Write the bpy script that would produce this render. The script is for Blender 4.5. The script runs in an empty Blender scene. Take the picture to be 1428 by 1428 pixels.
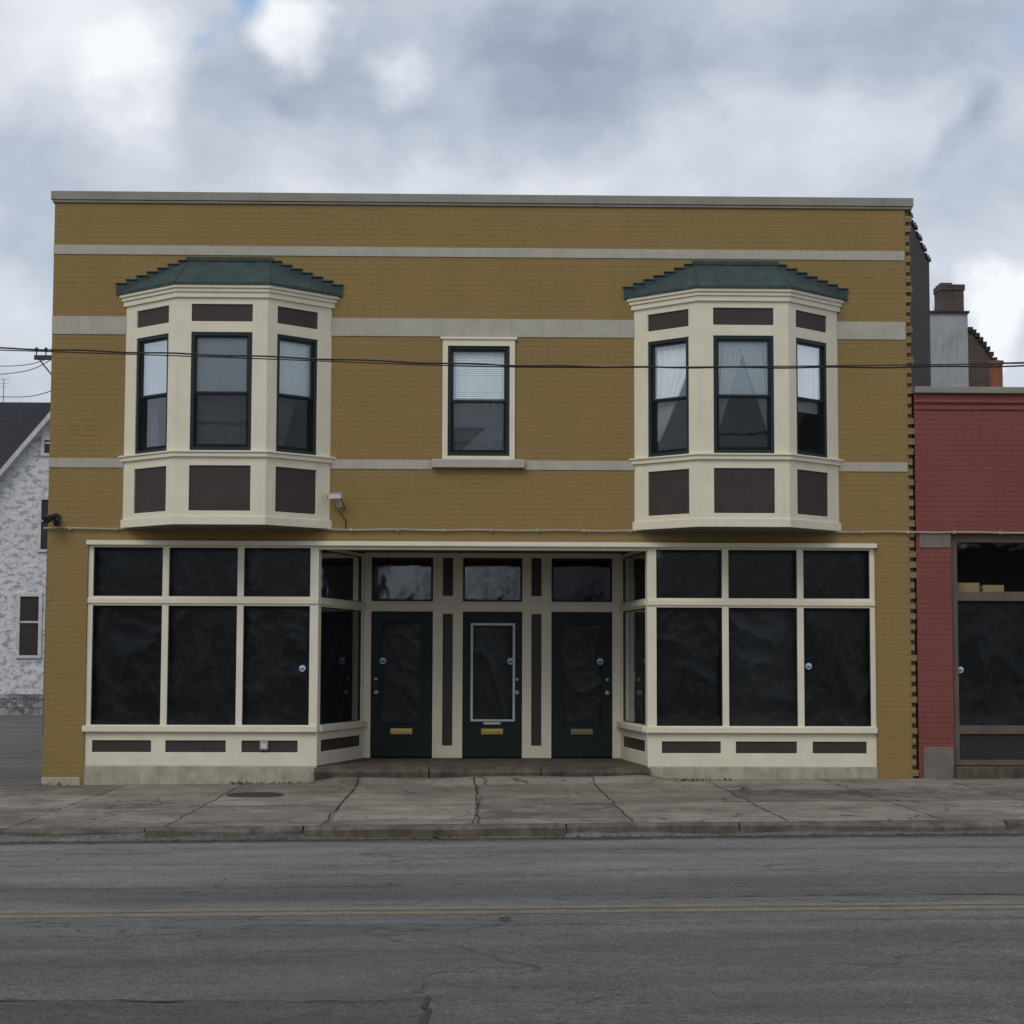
import bpy, bmesh, math, random
from mathutils import Vector, Matrix
from mathutils import noise as mnoise
random.seed(7)
scene = bpy.context.scene
col = scene.collection
scene.view_settings.view_transform = 'Standard'
try: scene.view_settings.look = 'None'
except Exception: pass
scene.view_settings.exposure = 0

# ------------------------------------------------------------------ survey
FOC, EYE, DIST = 2650.0, 1.6, 26.5
PITCH, YAW, ROLL = math.atan(211/2650.0), 0.0223, 0.003
_F = Vector((math.sin(YAW)*math.cos(PITCH), math.cos(YAW)*math.cos(PITCH), math.sin(PITCH)))
_R = Vector((math.cos(YAW), -math.sin(YAW), 0))
_U = _R.cross(_F).normalized()
def sight(a, b):
    u, v = a-714.0, 714.0-b
    return ((u-ROLL*v)*_R + (v+ROLL*u)*_U + FOC*_F)
def FX(a, b, d=0.0):
    r = sight(a, b); return r.x*(d+DIST)/r.y
def FZ(a, b, d=0.0):
    r = sight(a, b); return EYE + r.z*(d+DIST)/r.y
def gz(x):
    return 0.0095*(max(-40, min(40, x))-6.0)+0.02

# ------------------------------------------------------------------ materials
def new_mat(name):
    m = bpy.data.materials.new(name); m.use_nodes = True
    nt = m.node_tree; nt.nodes.clear()
    out = nt.nodes.new('ShaderNodeOutputMaterial')
    b = nt.nodes.new('ShaderNodeBsdfPrincipled')
    nt.links.new(b.outputs[0], out.inputs[0])
    return m, nt, b, out
def noise(nt, vec, scale, detail=4, rough=0.55):
    n = nt.nodes.new('ShaderNodeTexNoise')
    n.inputs['Scale'].default_value = scale; n.inputs['Detail'].default_value = detail
    n.inputs['Roughness'].default_value = rough
    nt.links.new(vec, n.inputs['Vector']); return n.outputs['Fac']
def ramp(nt, fac, stops):
    r = nt.nodes.new('ShaderNodeValToRGB'); e = r.color_ramp.elements
    while len(e) < len(stops): e.new(0.5)
    for i, (p, c) in enumerate(stops):
        e[i].position = p
        e[i].color = c if hasattr(c, '__len__') else (c, c, c, 1)
    nt.links.new(fac, r.inputs[0]); return r.outputs[0]
def mix(nt, fac, a, b, mode='MIX'):
    m = nt.nodes.new('ShaderNodeMix'); m.data_type = 'RGBA'; m.blend_type = mode
    for sock, v in ((m.inputs[0], fac), (m.inputs[6], a), (m.inputs[7], b)):
        if hasattr(v, 'links'): nt.links.new(v, sock)
        else: sock.default_value = v
    return m.outputs[2]
def mth(nt, op, a, b=0.0, c=0.0):
    m = nt.nodes.new('ShaderNodeMath'); m.operation = op
    for i, v in enumerate((a, b, c)):
        if hasattr(v, 'links'): nt.links.new(v, m.inputs[i])
        else: m.inputs[i].default_value = v
    return m.outputs[0]
def objvec(nt, sc=(1, 1, 1), loc=(0, 0, 0)):
    t = nt.nodes.new('ShaderNodeTexCoord'); m = nt.nodes.new('ShaderNodeMapping')
    m.inputs['Scale'].default_value = sc; m.inputs['Location'].default_value = loc
    nt.links.new(t.outputs['Object'], m.inputs[0]); return m.outputs[0]
def bump(nt, b, h, strength=0.4, dist=0.01):
    bp = nt.nodes.new('ShaderNodeBump')
    bp.inputs['Strength'].default_value = strength; bp.inputs['Distance'].default_value = dist
    nt.links.new(h, bp.inputs['Height']); nt.links.new(bp.outputs[0], b.inputs['Normal'])
def sc(c, k): return (min(1, c[0]*k), min(1, c[1]*k), min(1, c[2]*k), 1)

def paint(name, c, rough=0.6, var=0.12, bstr=0.25, scale=3.0, spec=0.3, metal=0.0, dirt=0.25):
    m, nt, b, o = new_mat(name)
    v = objvec(nt)
    n1 = noise(nt, v, scale, 4, 0.6)
    base = ramp(nt, n1, [(0.3, sc(c, 1-var)), (0.7, sc(c, 1+var))])
    v2 = objvec(nt, (9, 9, 1.2))
    n2 = noise(nt, v2, 1.6, 5, 0.65)
    dm = ramp(nt, n2, [(0.5, 0.0), (0.78, dirt)])
    colr = mix(nt, dm, base, sc(c, 0.45))
    n3 = noise(nt, v, 60, 2, 0.6)
    nt.links.new(colr, b.inputs['Base Color'])
    b.inputs['Roughness'].default_value = rough; b.inputs['Metallic'].default_value = metal
    b.inputs['Specular IOR Level'].default_value = spec
    bump(nt, b, n3, bstr, 0.003)
    return m

def brick(name, c, w=0.215, h=0.072, mort=0.007, var=0.14, mcol=0.62, bs=0.7, rough=0.75, stain=0.4, mc=None, peel=None, mlo=0.15, mhi=1.0, dash=0.0, pk=0.53, pv=0.85, psc=2.2, wobk=0.03):
    m, nt, b, o = new_mat(name)
    t = nt.nodes.new('ShaderNodeTexCoord'); s = nt.nodes.new('ShaderNodeSeparateXYZ')
    nt.links.new(t.outputs['Object'], s.inputs[0])
    cb = nt.nodes.new('ShaderNodeCombineXYZ')
    nt.links.new(mth(nt, 'ADD', s.outputs[0], s.outputs[1]), cb.inputs[0])
    wob = mth(nt, 'MULTIPLY', mth(nt, 'SUBTRACT', noise(nt, t.outputs['Object'], 1.3, 3), 0.5), wobk)
    nt.links.new(mth(nt, 'ADD', s.outputs[2], wob), cb.inputs[1])
    br = nt.nodes.new('ShaderNodeTexBrick')
    nt.links.new(cb.outputs[0], br.inputs['Vector'])
    br.inputs['Scale'].default_value = 1.0
    br.inputs['Brick Width'].default_value = w; br.inputs['Row Height'].default_value = h
    br.inputs['Mortar Size'].default_value = mort; br.inputs['Mortar Smooth'].default_value = 0.8
    br.inputs['Color1'].default_value = sc(c, 1-var); br.inputs['Color2'].default_value = sc(c, 1+var*0.6)
    br.inputs['Mortar'].default_value = mc if mc else sc(c, mcol)
    v = objvec(nt)
    mort_str = ramp(nt, noise(nt, v, 2.2, 5, 0.7), [(0.35, mlo), (0.7, mhi)])
    base = mix(nt, mort_str, sc(c, 1.0), br.outputs['Color'])
    n1 = noise(nt, v, 0.7, 7, 0.65)
    base = mix(nt, 1.0, base, ramp(nt, n1, [(0.3, 1-stain*0.55), (0.7, 1.0)]), 'MULTIPLY')
    n2 = noise(nt, objvec(nt, (5, 5, 0.6)), 1.5, 6, 0.65)
    base = mix(nt, ramp(nt, n2, [(0.55, 0.0), (0.85, stain)]), base, sc(c, 0.5))
    spk = noise(nt, v, 38, 2, 0.7)
    base = mix(nt, 1.0, base, ramp(nt, spk, [(0.3, 0.90), (0.7, 1.05)]), 'MULTIPLY')
    if dash:
        dn = noise(nt, objvec(nt, (2.2, 2.2, 26)), 1.6, 4, 0.65)
        edge = ramp(nt, br.outputs['Fac'], [(0.0, 0.0), (0.25, 1.0)])
        dsh = mth(nt, 'MULTIPLY', ramp(nt, dn, [(0.57, 0.0), (0.65, dash)]), edge)
        base = mix(nt, dsh, base, sc(c, 0.3))
    if peel:
        pn = noise(nt, objvec(nt, (1, 1, 1.8)), psc, 9, 0.78)
        base = mix(nt, ramp(nt, pn, [(pk, 0.0), (pk+.03, pv)]), base, peel)
    nt.links.new(base, b.inputs['Base Color'])
    b.inputs['Roughness'].default_value = rough; b.inputs['Specular IOR Level'].default_value = 0.25
    hgt = mth(nt, 'SUBTRACT', mth(nt, 'MULTIPLY', noise(nt, v, 25, 3, 0.6), 0.6), br.outputs['Fac'])
    bump(nt, b, hgt, bs, 0.006)
    return m

YEL = (0.300, 0.207, 0.078, 1)
M = {}
M['yellow'] = brick('yellow_painted_brick', YEL, stain=0.22, var=0.04, mcol=0.86, bs=0.5, mlo=0.05, mhi=0.75, dash=0.72, mort=0.005)
M['tooth'] = brick('tooth_brick', (0.31, 0.225, 0.11, 1), stain=0.4)
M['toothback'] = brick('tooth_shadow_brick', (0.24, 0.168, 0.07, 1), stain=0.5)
M['belt'] = paint('belt_stone_paint', (0.43, 0.41, 0.345, 1), 0.7, 0.08, 0.5, 4, dirt=0.3)
M['cream'] = paint('cream_trim_paint', (0.75, 0.70, 0.545, 1), 0.55, 0.05, 0.2, 3, dirt=0.15)
M['found'] = paint('foundation_paint', (0.40, 0.365, 0.28, 1), 0.8, 0.22, 1.0, 5, dirt=0.6)
M['brown'] = paint('dark_brown_panel_paint', (0.054, 0.038, 0.036, 1), 0.5, 0.15, 0.3, 4)
M['sash'] = paint('dark_green_sash', (0.016, 0.028, 0.029, 1), 0.4, 0.1, 0.2)
M['door'] = paint('dark_green_door', (0.008, 0.016, 0.016, 1), 0.5, 0.1, 0.3)
M['roofg'] = paint('green_metal_roof', (0.040, 0.063, 0.062, 1), 0.65, 0.25, 0.5, 5, dirt=0.5)
M['cap'] = paint('coping_metal', (0.27, 0.255, 0.215, 1), 0.6, 0.1, 0.3, dirt=0.4)
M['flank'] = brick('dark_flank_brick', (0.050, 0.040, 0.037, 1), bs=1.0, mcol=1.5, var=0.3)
M['red'] = brick('red_painted_brick', (0.245, 0.078, 0.066, 1), stain=0.35, var=0.05, mcol=0.8, mlo=0.1, mhi=0.8, dash=0.55)
M['redtrim'] = paint('grey_brown_stone', (0.19, 0.16, 0.14, 1), 0.8, 0.15, 0.6)
M['brownframe'] = paint('brown_frame', (0.13, 0.095, 0.08, 1), 0.6, 0.15, 0.3)
M['darkpanel'] = paint('dark_bulkhead', (0.03, 0.028, 0.027, 1), 0.5, 0.15, 0.3)
M['white_sh'] = brick('peeling_white_shingle', (0.72, 0.73, 0.75, 1), w=0.55, h=0.24, mort=0.014, var=0.10, stain=0.4, mcol=0.62, peel=(0.29, 0.275, 0.26, 1), pk=0.515, pv=0.85, psc=3.4, mlo=0.0, mhi=0.8, wobk=0.12)
M['rubble'] = brick('rubble_stone', (0.42, 0.42, 0.43, 1), w=0.5, h=0.3, mort=0.04, var=0.3, stain=0.7, mcol=0.25, bs=1.0, peel=(0.10, .10, .10, 1), pk=0.5, wobk=.2)
M['shingle'] = brick('dark_roof_shingle', (0.035, 0.037, 0.045, 1), w=0.3, h=0.18, mort=0.01, var=0.25)
M['trimw'] = paint('weathered_white', (0.55, 0.55, 0.55, 1), 0.7, 0.2, 0.4, dirt=0.5)
M['conduitm'] = paint('conduit_paint', (0.40, 0.37, 0.29, 1), 0.6, 0.2, 0.3, dirt=0.4)
M['greywall'] = paint('grey_stucco', (0.36, 0.37, 0.38, 1), 0.85, 0.15, 0.8, 2, dirt=0.6)
M['oldbrick'] = brick('old_brown_brick', (0.115, 0.085, 0.072, 1), var=0.45, mc=(0.26, 0.24, 0.22, 1), bs=1.0, stain=0.6)
M['terra'] = paint('terracotta', (0.24, 0.10, 0.05, 1), 0.8, 0.1, 0.3)
M['pole'] = paint('pole_wood', (0.085, 0.062, 0.045, 1), 0.9, 0.25, 0.8, 6)
M['black'] = paint('black_cable', (0.02, 0.02, 0.02, 1), 0.5, 0.1, 0.1)
M['blackplastic'] = paint('black_plastic_housing', (0.02, 0.02, 0.022, 1), 0.4, 0.1, 0.1)
M['whitepl'] = paint('white_plastic', (0.6, 0.6, 0.57, 1), 0.4, 0.05, 0.1)
M['tape'] = paint('pale_tape', (0.52, 0.58, 0.57, 1), 0.5, 0.1, 0.2)
M['metal'] = paint('grey_metal', (0.42, 0.42, 0.41, 1), 0.35, 0.05, 0.1, metal=0.7)
M['brass'] = paint('brass', (0.62, 0.46, 0.16, 1), 0.35, 0.1, 0.1, metal=0.75)
M['brassold'] = paint('tarnished_brass', (0.28, 0.22, 0.12, 1), 0.45, 0.15, 0.1, metal=0.6)
M['blue'] = paint('blue_sticker', (0.10, 0.18, 0.38, 1), 0.4, 0.05, 0.05, dirt=0)
M['stickw'] = paint('white_sticker', (0.50, 0.57, 0.66, 1), 0.4, 0.05, 0.05, dirt=0)
M['curtain'] = paint('white_curtain', (0.88, 0.90, 0.89, 1), 0.9, 0.05, 0.2, 8, dirt=0.1)
M['curtaing'] = paint('grey_curtain', (0.44, 0.46, 0.46, 1), 0.9, 0.1, 0.2, 8)
M['blind'] = paint('pale_blind', (0.86, 0.90, 0.91, 1), 0.6, 0.05, 0.1)
M['blindg'] = paint('grey_blind', (0.46, 0.50, 0.52, 1), 0.6, 0.05, 0.1)
M['interior'] = paint('interior_dark_wall', (0.06, 0.055, 0.05, 1), 0.9)
M['soffit'] = paint('soffit_paint', (0.14, 0.125, 0.10, 1), 0.8)
M['cardboard'] = paint('cardboard', (0.35, 0.25, 0.14, 1), 0.9)
M['bark'] = paint('bare_bark', (0.07, 0.06, 0.05, 1), 0.9)
M['leaf'] = paint('dry_leaf', (0.075, 0.05, 0.03, 1), 0.9, 0.3)
M['weed'] = paint('weed_leaf', (0.055, 0.055, 0.035, 1), 0.9, 0.4)

def glass(name, refl=0.09, tint=(0.92, 0.96, 0.96, 1), fm=1.2):
    m, nt, b, out = new_mat(name)
    nt.nodes.remove(b)
    tr = nt.nodes.new('ShaderNodeBsdfTransparent'); tr.inputs[0].default_value = tint
    gl = nt.nodes.new('ShaderNodeBsdfGlossy'); gl.inputs['Roughness'].default_value = 0.03
    gl.inputs[0].default_value = (0.9, 0.95, 1, 1)
    bp = nt.nodes.new('ShaderNodeBump'); bp.inputs['Strength'].default_value = 0.12; bp.inputs['Distance'].default_value = 0.02
    nt.links.new(noise(nt, objvec(nt), 2.5, 2, 0.4), bp.inputs['Height'])
    nt.links.new(bp.outputs[0], gl.inputs['Normal'])
    lw = nt.nodes.new('ShaderNodeFresnel'); lw.inputs['IOR'].default_value = 1.5
    fac = mth(nt, 'MULTIPLY_ADD', lw.outputs[0], fm, refl-0.045)
    ms = nt.nodes.new('ShaderNodeMixShader')
    nt.links.new(fac, ms.inputs[0]); nt.links.new(tr.outputs[0], ms.inputs[1]); nt.links.new(gl.outputs[0], ms.inputs[2])
    nt.links.new(ms.outputs[0], out.inputs[0]); return m
M['glass'] = glass('window_glass', 0.06)
M['glassdim'] = glass('dimmed_window_glass', 0.05, fm=0.5)  # reflection weight lowered to dim the mirrored sky and doorway
M['glassup'] = glass('upper_window_glass', 0.11)
M['glassside'] = glass('side_window_glass', 0.06, fm=0.9)
def screenmat():
    m, nt, b, out = new_mat('insect_screen_mesh'); nt.nodes.remove(b)
    tr = nt.nodes.new('ShaderNodeBsdfTransparent')
    df = nt.nodes.new('ShaderNodeBsdfDiffuse'); df.inputs[0].default_value = (0.02, 0.022, 0.025, 1)
    ms = nt.nodes.new('ShaderNodeMixShader'); ms.inputs[0].default_value = 0.45
    nt.links.new(tr.outputs[0], ms.inputs[1]); nt.links.new(df.outputs[0], ms.inputs[2])
    nt.links.new(ms.outputs[0], out.inputs[0]); return m
M['screen'] = screenmat()
def plastic():
    m, nt, b, o = new_mat('black_plastic_sheet')
    b.inputs['Base Color'].default_value = (0.010, 0.011, 0.012, 1)
    b.inputs['Roughness'].default_value = 0.32; b.inputs['Specular IOR Level'].default_value = 0.45
    bump(nt, b, noise(nt, objvec(nt, (1, 1, .5)), 9, 5, 0.65), 0.5, 0.02)
    return m
M['sheet'] = plastic()

def sidewalk_mat():
    m, nt, b, o = new_mat('old_concrete_sidewalk')
    v = objvec(nt)
    dn = nt.nodes.new('ShaderNodeTexNoise'); dn.inputs['Scale'].default_value = 1.2; dn.inputs['Detail'].default_value = 5
    nt.links.new(v, dn.inputs['Vector'])
    vm = nt.nodes.new('ShaderNodeVectorMath'); vm.operation = 'SCALE'; vm.inputs['Scale'].default_value = 0.14
    nt.links.new(dn.outputs['Color'], vm.inputs[0])
    va = nt.nodes.new('ShaderNodeVectorMath'); va.operation = 'ADD'
    nt.links.new(v, va.inputs[0]); nt.links.new(vm.outputs[0], va.inputs[1])
    mp = nt.nodes.new('ShaderNodeMapping'); mp.inputs['Location'].default_value = (-0.17+16, 4.04+14.35, 0)
    nt.links.new(va.outputs[0], mp.inputs[0])
    br = nt.nodes.new('ShaderNodeTexBrick'); br.offset = 0.0; br.squash = 1.0
    nt.links.new(mp.outputs[0], br.inputs['Vector'])
    br.inputs['Scale'].default_value = 1; br.inputs['Brick Width'].default_value = 1.6; br.inputs['Row Height'].default_value = 2.05
    br.inputs['Mortar Size'].default_value = 0.013; br.inputs['Mortar Smooth'].default_value = 0.3
    br.inputs['Color1'].default_value = (0.165, 0.145, 0.118, 1); br.inputs['Color2'].default_value = (0.29, 0.258, 0.213, 1)
    br.inputs['Mortar'].default_value = (0.07, 0.060, 0.048, 1)
    vo = nt.nodes.new('ShaderNodeTexVoronoi'); vo.feature = 'DISTANCE_TO_EDGE'; vo.inputs['Scale'].default_value = 0.42
    vs = nt.nodes.new('ShaderNodeVectorMath'); vs.operation = 'SCALE'; vs.inputs['Scale'].default_value = 0.7
    dn2 = nt.nodes.new('ShaderNodeTexNoise'); dn2.inputs['Scale'].default_value = 2.0; dn2.inputs['Detail'].default_value = 7
    nt.links.new(v, dn2.inputs['Vector']); nt.links.new(dn2.outputs['Color'], vs.inputs[0])
    vb = nt.nodes.new('ShaderNodeVectorMath'); vb.operation = 'ADD'
    nt.links.new(v, vb.inputs[0]); nt.links.new(vs.outputs[0], vb.inputs[1]); nt.links.new(vb.outputs[0], vo.inputs['Vector'])
    crack = ramp(nt, vo.outputs['Distance'], [(0.0, 1.0), (0.010, 0.0)])
    sel = ramp(nt, noise(nt, v, 0.35, 2), [(0.40, 0.0), (0.5, 0.8)])
    cr = mth(nt, 'MULTIPLY', crack, sel)
    base = mix(nt, cr, br.outputs['Color'], (0.06, 0.052, 0.042, 1))
    base = mix(nt, 1.0, base, ramp(nt, noise(nt, v, 0.9, 8, 0.72), [(0.32, 0.5), (0.66, 1.2)]), 'MULTIPLY')
    base = mix(nt, 1.0, base, ramp(nt, noise(nt, v, 30, 4, 0.7), [(0.3, 0.72), (0.7, 1.18)]), 'MULTIPLY')
    base = mix(nt, ramp(nt, noise(nt, v, 9, 3, 0.6), [(0.60, 0.0), (0.68, 0.65)]), base, (0.07, 0.058, 0.045, 1))
    base = mix(nt, ramp(nt, noise(nt, objvec(nt, (1, 1, 1), (9, 4, 0)), 1.3, 6, 0.7), [(0.55, 0.0), (0.60, 0.4)]), base, (0.33, 0.30, 0.255, 1))
    nt.links.new(base, b.inputs['Base Color']); b.inputs['Roughness'].default_value = 0.9
    b.inputs['Specular IOR Level'].default_value = 0.2
    h = mth(nt, 'SUBTRACT', mth(nt, 'MULTIPLY', noise(nt, v, 14, 5, 0.7), 0.8), mth(nt, 'ADD', br.outputs['Fac'], cr))
    bump(nt, b, h, 0.9, 0.018)
    return m
M['walk'] = sidewalk_mat()

def road_mat(name, cols, bands=True):
    m, nt, b, o = new_mat(name)
    v = objvec(nt)
    s = nt.nodes.new('ShaderNodeSeparateXYZ'); nt.links.new(v, s.inputs[0])
    wob = mth(nt, 'MULTIPLY', mth(nt, 'SUBTRACT', noise(nt, objvec(nt, (0.25, 1, 1)), 1.5, 6, 0.65), 0.5), 1.3)
    y = mth(nt, 'ADD', s.outputs[1], wob)
    f = mth(nt, 'DIVIDE', mth(nt, 'ADD', y, 22.0), 15.0)
    if bands:
        base = ramp(nt, f, cols)
        f2 = mth(nt, 'ADD', s.outputs[1], mth(nt, 'MULTIPLY', mth(nt, 'SUBTRACT', noise(nt, objvec(nt, (0.6, 1, 1)), 2.5, 6, 0.7), 0.5), 0.5))
        gut = ramp(nt, mth(nt, 'ADD', f2, 8.0), [(0.5, 0.0), (0.8, 0.85)])  # gutter dirt plus the kerb's shadow, painted into the asphalt colour
        base = mix(nt, gut, base, (0.042, 0.037, 0.031, 1))
    else: base = ramp(nt, noise(nt, v, 0.3, 6, 0.6), cols)
    base = mix(nt, 1.0, base, ramp(nt, noise(nt, objvec(nt, (0.35, 1.5, 1)), 1.3, 8, 0.68), [(0.3, 0.66), (0.7, 1.22)]), 'MULTIPLY')
    base = mix(nt, 1.0, base, ramp(nt, noise(nt, v, 45, 4, 0.85), [(0.34, 0.4), (0.66, 1.55)]), 'MULTIPLY')
    base = mix(nt, 1.0, base, ramp(nt, noise(nt, v, 9, 4, 0.75), [(0.3, 0.82), (0.7, 1.15)]), 'MULTIPLY')
    dn2 = nt.nodes.new('ShaderNodeTexNoise'); dn2.inputs['Scale'].default_value = 1.3; dn2.inputs['Detail'].default_value = 8
    nt.links.new(v, dn2.inputs['Vector'])
    vb = nt.nodes.new('ShaderNodeVectorMath'); vb.operation = 'ADD'
    nt.links.new(v, vb.inputs[0]); nt.links.new(dn2.outputs['Color'], vb.inputs[1])
    mp = nt.nodes.new('ShaderNodeMapping'); mp.inputs['Scale'].default_value = (0.25, 0.6, 1); nt.links.new(vb.outputs[0], mp.inputs[0])
    vo = nt.nodes.new('ShaderNodeTexVoronoi'); vo.feature = 'DISTANCE_TO_EDGE'; vo.inputs['Scale'].default_value = 1.0
    nt.links.new(mp.outputs[0], vo.inputs['Vector'])
    crack = ramp(nt, vo.outputs['Distance'], [(0.0, 1.0), (0.012, 0.0)])
    sel = ramp(nt, noise(nt, objvec(nt, (0.3, 1, 1), (3, 1, 0)), 0.7, 3), [(0.44, 0.0), (0.54, 0.65)])
    cr = mth(nt, 'MULTIPLY', crack, sel)
    base = mix(nt, cr, base, (0.03, 0.03, 0.03, 1))
    nt.links.new(base, b.inputs['Base Color']); b.inputs['Roughness'].default_value = 0.88
    b.inputs['Specular IOR Level'].default_value = 0.2
    h = mth(nt, 'SUBTRACT', noise(nt, v, 45, 3, 0.8), cr)
    bump(nt, b, h, 0.8, 0.012)
    return m
A = lambda k: (0.140*k, 0.136*k, 0.130*k, 1)
M['road'] = road_mat('worn_asphalt', [(0.0, A(0.80)), (0.50, A(0.82)), (0.58, A(1.0)), (0.64, A(1.08)), (0.67, A(0.84)), (0.72, A(0.84)), (0.76, A(1.25)), (1.0, A(1.3))])
M['patch'] = road_mat('darker_patch_asphalt', [(0.3, A(0.55)), (0.7, A(0.72))], bands=False)
M['lot'] = road_mat('lot_asphalt', [(0.3, A(0.7)), (0.7, A(1.2))], bands=False)
M['ground'] = road_mat('ground_asphalt', [(0.3, A(0.8)), (0.7, A(1.2))], bands=False)
M['curb'] = paint('kerb_stone', (0.115, 0.10, 0.082, 1), 0.9, 0.45, 1.0, 4, dirt=0.95)
M['stoop'] = paint('stoop_concrete', (0.100, 0.080, 0.064, 1), 0.9, 0.45, 1.0, 4, dirt=0.9)
M['tar'] = paint('tar_crack', (0.035, 0.033, 0.030, 1), 0.8)
M['joint'] = paint('dirt_filled_joint', (0.062, 0.055, 0.045, 1), 0.9, 0.3)
M['iron'] = paint('cast_iron', (0.06, 0.05, 0.042, 1), 0.7, 0.2, 0.8, 12)
def yline():
    m, nt, b, out = new_mat('worn_yellow_paint')
    v = objvec(nt)
    b.inputs['Roughness'].default_value = 0.85
    c = mix(nt, ramp(nt, noise(nt, v, 20, 4, 0.8), [(0.3, 0.0), (0.8, 1.0)]), (0.29, 0.225, 0.125, 1), (0.19, 0.165, 0.125, 1))
    nt.links.new(c, b.inputs['Base Color'])
    tr = nt.nodes.new('ShaderNodeBsdfTransparent'); ms = nt.nodes.new('ShaderNodeMixShader')
    f = ramp(nt, noise(nt, objvec(nt, (1, 4, 1)), 5, 8, 0.8), [(0.34, 0.1), (0.54, 0.75)])
    nt.links.new(f, ms.inputs[0]); nt.links.new(tr.outputs[0], ms.inputs[1]); nt.links.new(b.outputs[0], ms.inputs[2])
    nt.links.new(ms.outputs[0], out.inputs[0]); return m
M['yline'] = yline()

# ------------------------------------------------------------------ mesh helpers
class Fr:
    def __init__(s, o=(0, 0), t=(1, 0)):
        t = Vector((t[0], t[1], 0)).normalized()
        s.o = Vector((o[0], o[1], 0)); s.t = t; s.n = t.cross(Vector((0, 0, 1)))
    def __call__(s, a, n, z): return s.o + a*s.t + n*s.n + Vector((0, 0, z))
WALL = Fr()
class MB:
    def __init__(s): s.v = []; s.f = []
    def quad(s, *p):
        i = len(s.v); s.v += [Vector(q) for q in p]; s.f.append(tuple(range(i, i+len(p))))
    def box(s, a0, a1, n0, n1, z0, z1, fr=WALL):
        P = [fr(a, n, z) for z in (z0, z1) for n in (n0, n1) for a in (a0, a1)]
        i = len(s.v); s.v += P
        for f in ((0, 1, 3, 2), (4, 6, 7, 5), (0, 4, 5, 1), (2, 3, 7, 6), (0, 2, 6, 4), (1, 5, 7, 3)):
            s.f.append(tuple(i+k for k in f))
        return s
    def grid(s, a0, a1, z0, z1, holes, n, th, fr=WALL):
        xs = sorted(set([a0, a1]+[min(max(h[k], a0), a1) for h in holes for k in (0, 1)]))
        zs = sorted(set([z0, z1]+[min(max(h[k], z0), z1) for h in holes for k in (2, 3)]))
        def solid(i, j):
            if i < 0 or j < 0 or i >= len(xs)-1 or j >= len(zs)-1: return False
            cx, cz = (xs[i]+xs[i+1])/2, (zs[j]+zs[j+1])/2
            return not any(h[0] < cx < h[1] and h[2] < cz < h[3] for h in holes)
        for i in range(len(xs)-1):
            for j in range(len(zs)-1):
                if not solid(i, j): continue
                x0, x1, y0, y1 = xs[i], xs[i+1], zs[j], zs[j+1]; m = n-th
                s.quad(fr(x0, n, y0), fr(x1, n, y0), fr(x1, n, y1), fr(x0, n, y1))
                s.quad(fr(x1, m, y0), fr(x0, m, y0), fr(x0, m, y1), fr(x1, m, y1))
                if not solid(i-1, j): s.quad(fr(x0, m, y0), fr(x0, n, y0), fr(x0, n, y1), fr(x0, m, y1))
                if not solid(i+1, j): s.quad(fr(x1, n, y0), fr(x1, m, y0), fr(x1, m, y1), fr(x1, n, y1))
                if not solid(i, j-1): s.quad(fr(x0, m, y0), fr(x1, m, y0), fr(x1, n, y0), fr(x0, n, y0))
                if not solid(i, j+1): s.quad(fr(x0, n, y1), fr(x1, n, y1), fr(x1, m, y1), fr(x0, m, y1))
        return s
    def prism(s, pts, z0, z1):
        n = len(pts); i = len(s.v)
        s.v += [Vector((p[0], p[1], z0)) for p in pts]+[Vector((p[0], p[1], z1)) for p in pts]
        s.f.append(tuple(i+k for k in range(n))[::-1]); s.f.append(tuple(i+n+k for k in range(n)))
        for k in range(n):
            l = (k+1) % n; s.f.append((i+k, i+l, i+n+l, i+n+k))
        return s
    def tube(s, pts, r, seg=6, cap=True):
        pts = [Vector(p) for p in pts]; rs = r if hasattr(r, '__len__') else [r]*len(pts)
        rings = []
        for k, p in enumerate(pts):
            d = (pts[min(k+1, len(pts)-1)]-pts[max(k-1, 0)]).normalized()
            a = d.orthogonal().normalized() if k == 0 else (pa - pa.dot(d)*d).normalized()
            pa = a; b = d.cross(a)
            i = len(s.v)
            s.v += [p+rs[k]*(math.cos(2*math.pi*q/seg)*a+math.sin(2*math.pi*q/seg)*b) for q in range(seg)]
            rings.append(i)
        for k in range(len(rings)-1):
            for q in range(seg):
                s.f.append((rings[k]+q, rings[k]+(q+1) % seg, rings[k+1]+(q+1) % seg, rings[k+1]+q))
        if cap:
            s.f.append(tuple(rings[0]+q for q in range(seg))[::-1]); s.f.append(tuple(rings[-1]+q for q in range(seg)))
        return s
    def islands(s):
        key = {}; par = list(range(len(s.v)))
        def find(i):
            while par[i] != i: par[i] = par[par[i]]; i = par[i]
            return i
        for i, v in enumerate(s.v):
            k = (round(v.x, 4), round(v.y, 4), round(v.z, 4))
            if k in key: par[find(i)] = find(key[k])
            else: key[k] = i
        for f in s.f:
            for j in f[1:]: par[find(j)] = find(f[0])
        g = {}
        for f in s.f: g.setdefault(find(f[0]), []).append(f)
        out = []
        for fs in g.values():
            mb = MB(); mp = {}
            for f in fs:
                for j in f:
                    if j not in mp: mp[j] = len(mb.v); mb.v.append(s.v[j])
                mb.f.append(tuple(mp[j] for j in f))
            out.append(mb)
        return out
SPLIT = {'panel', 'belt_course', 'foundation', 'transom_window', 'storefront_pane', 'cardboard_box', 'insulator'}
WL = {}
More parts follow.
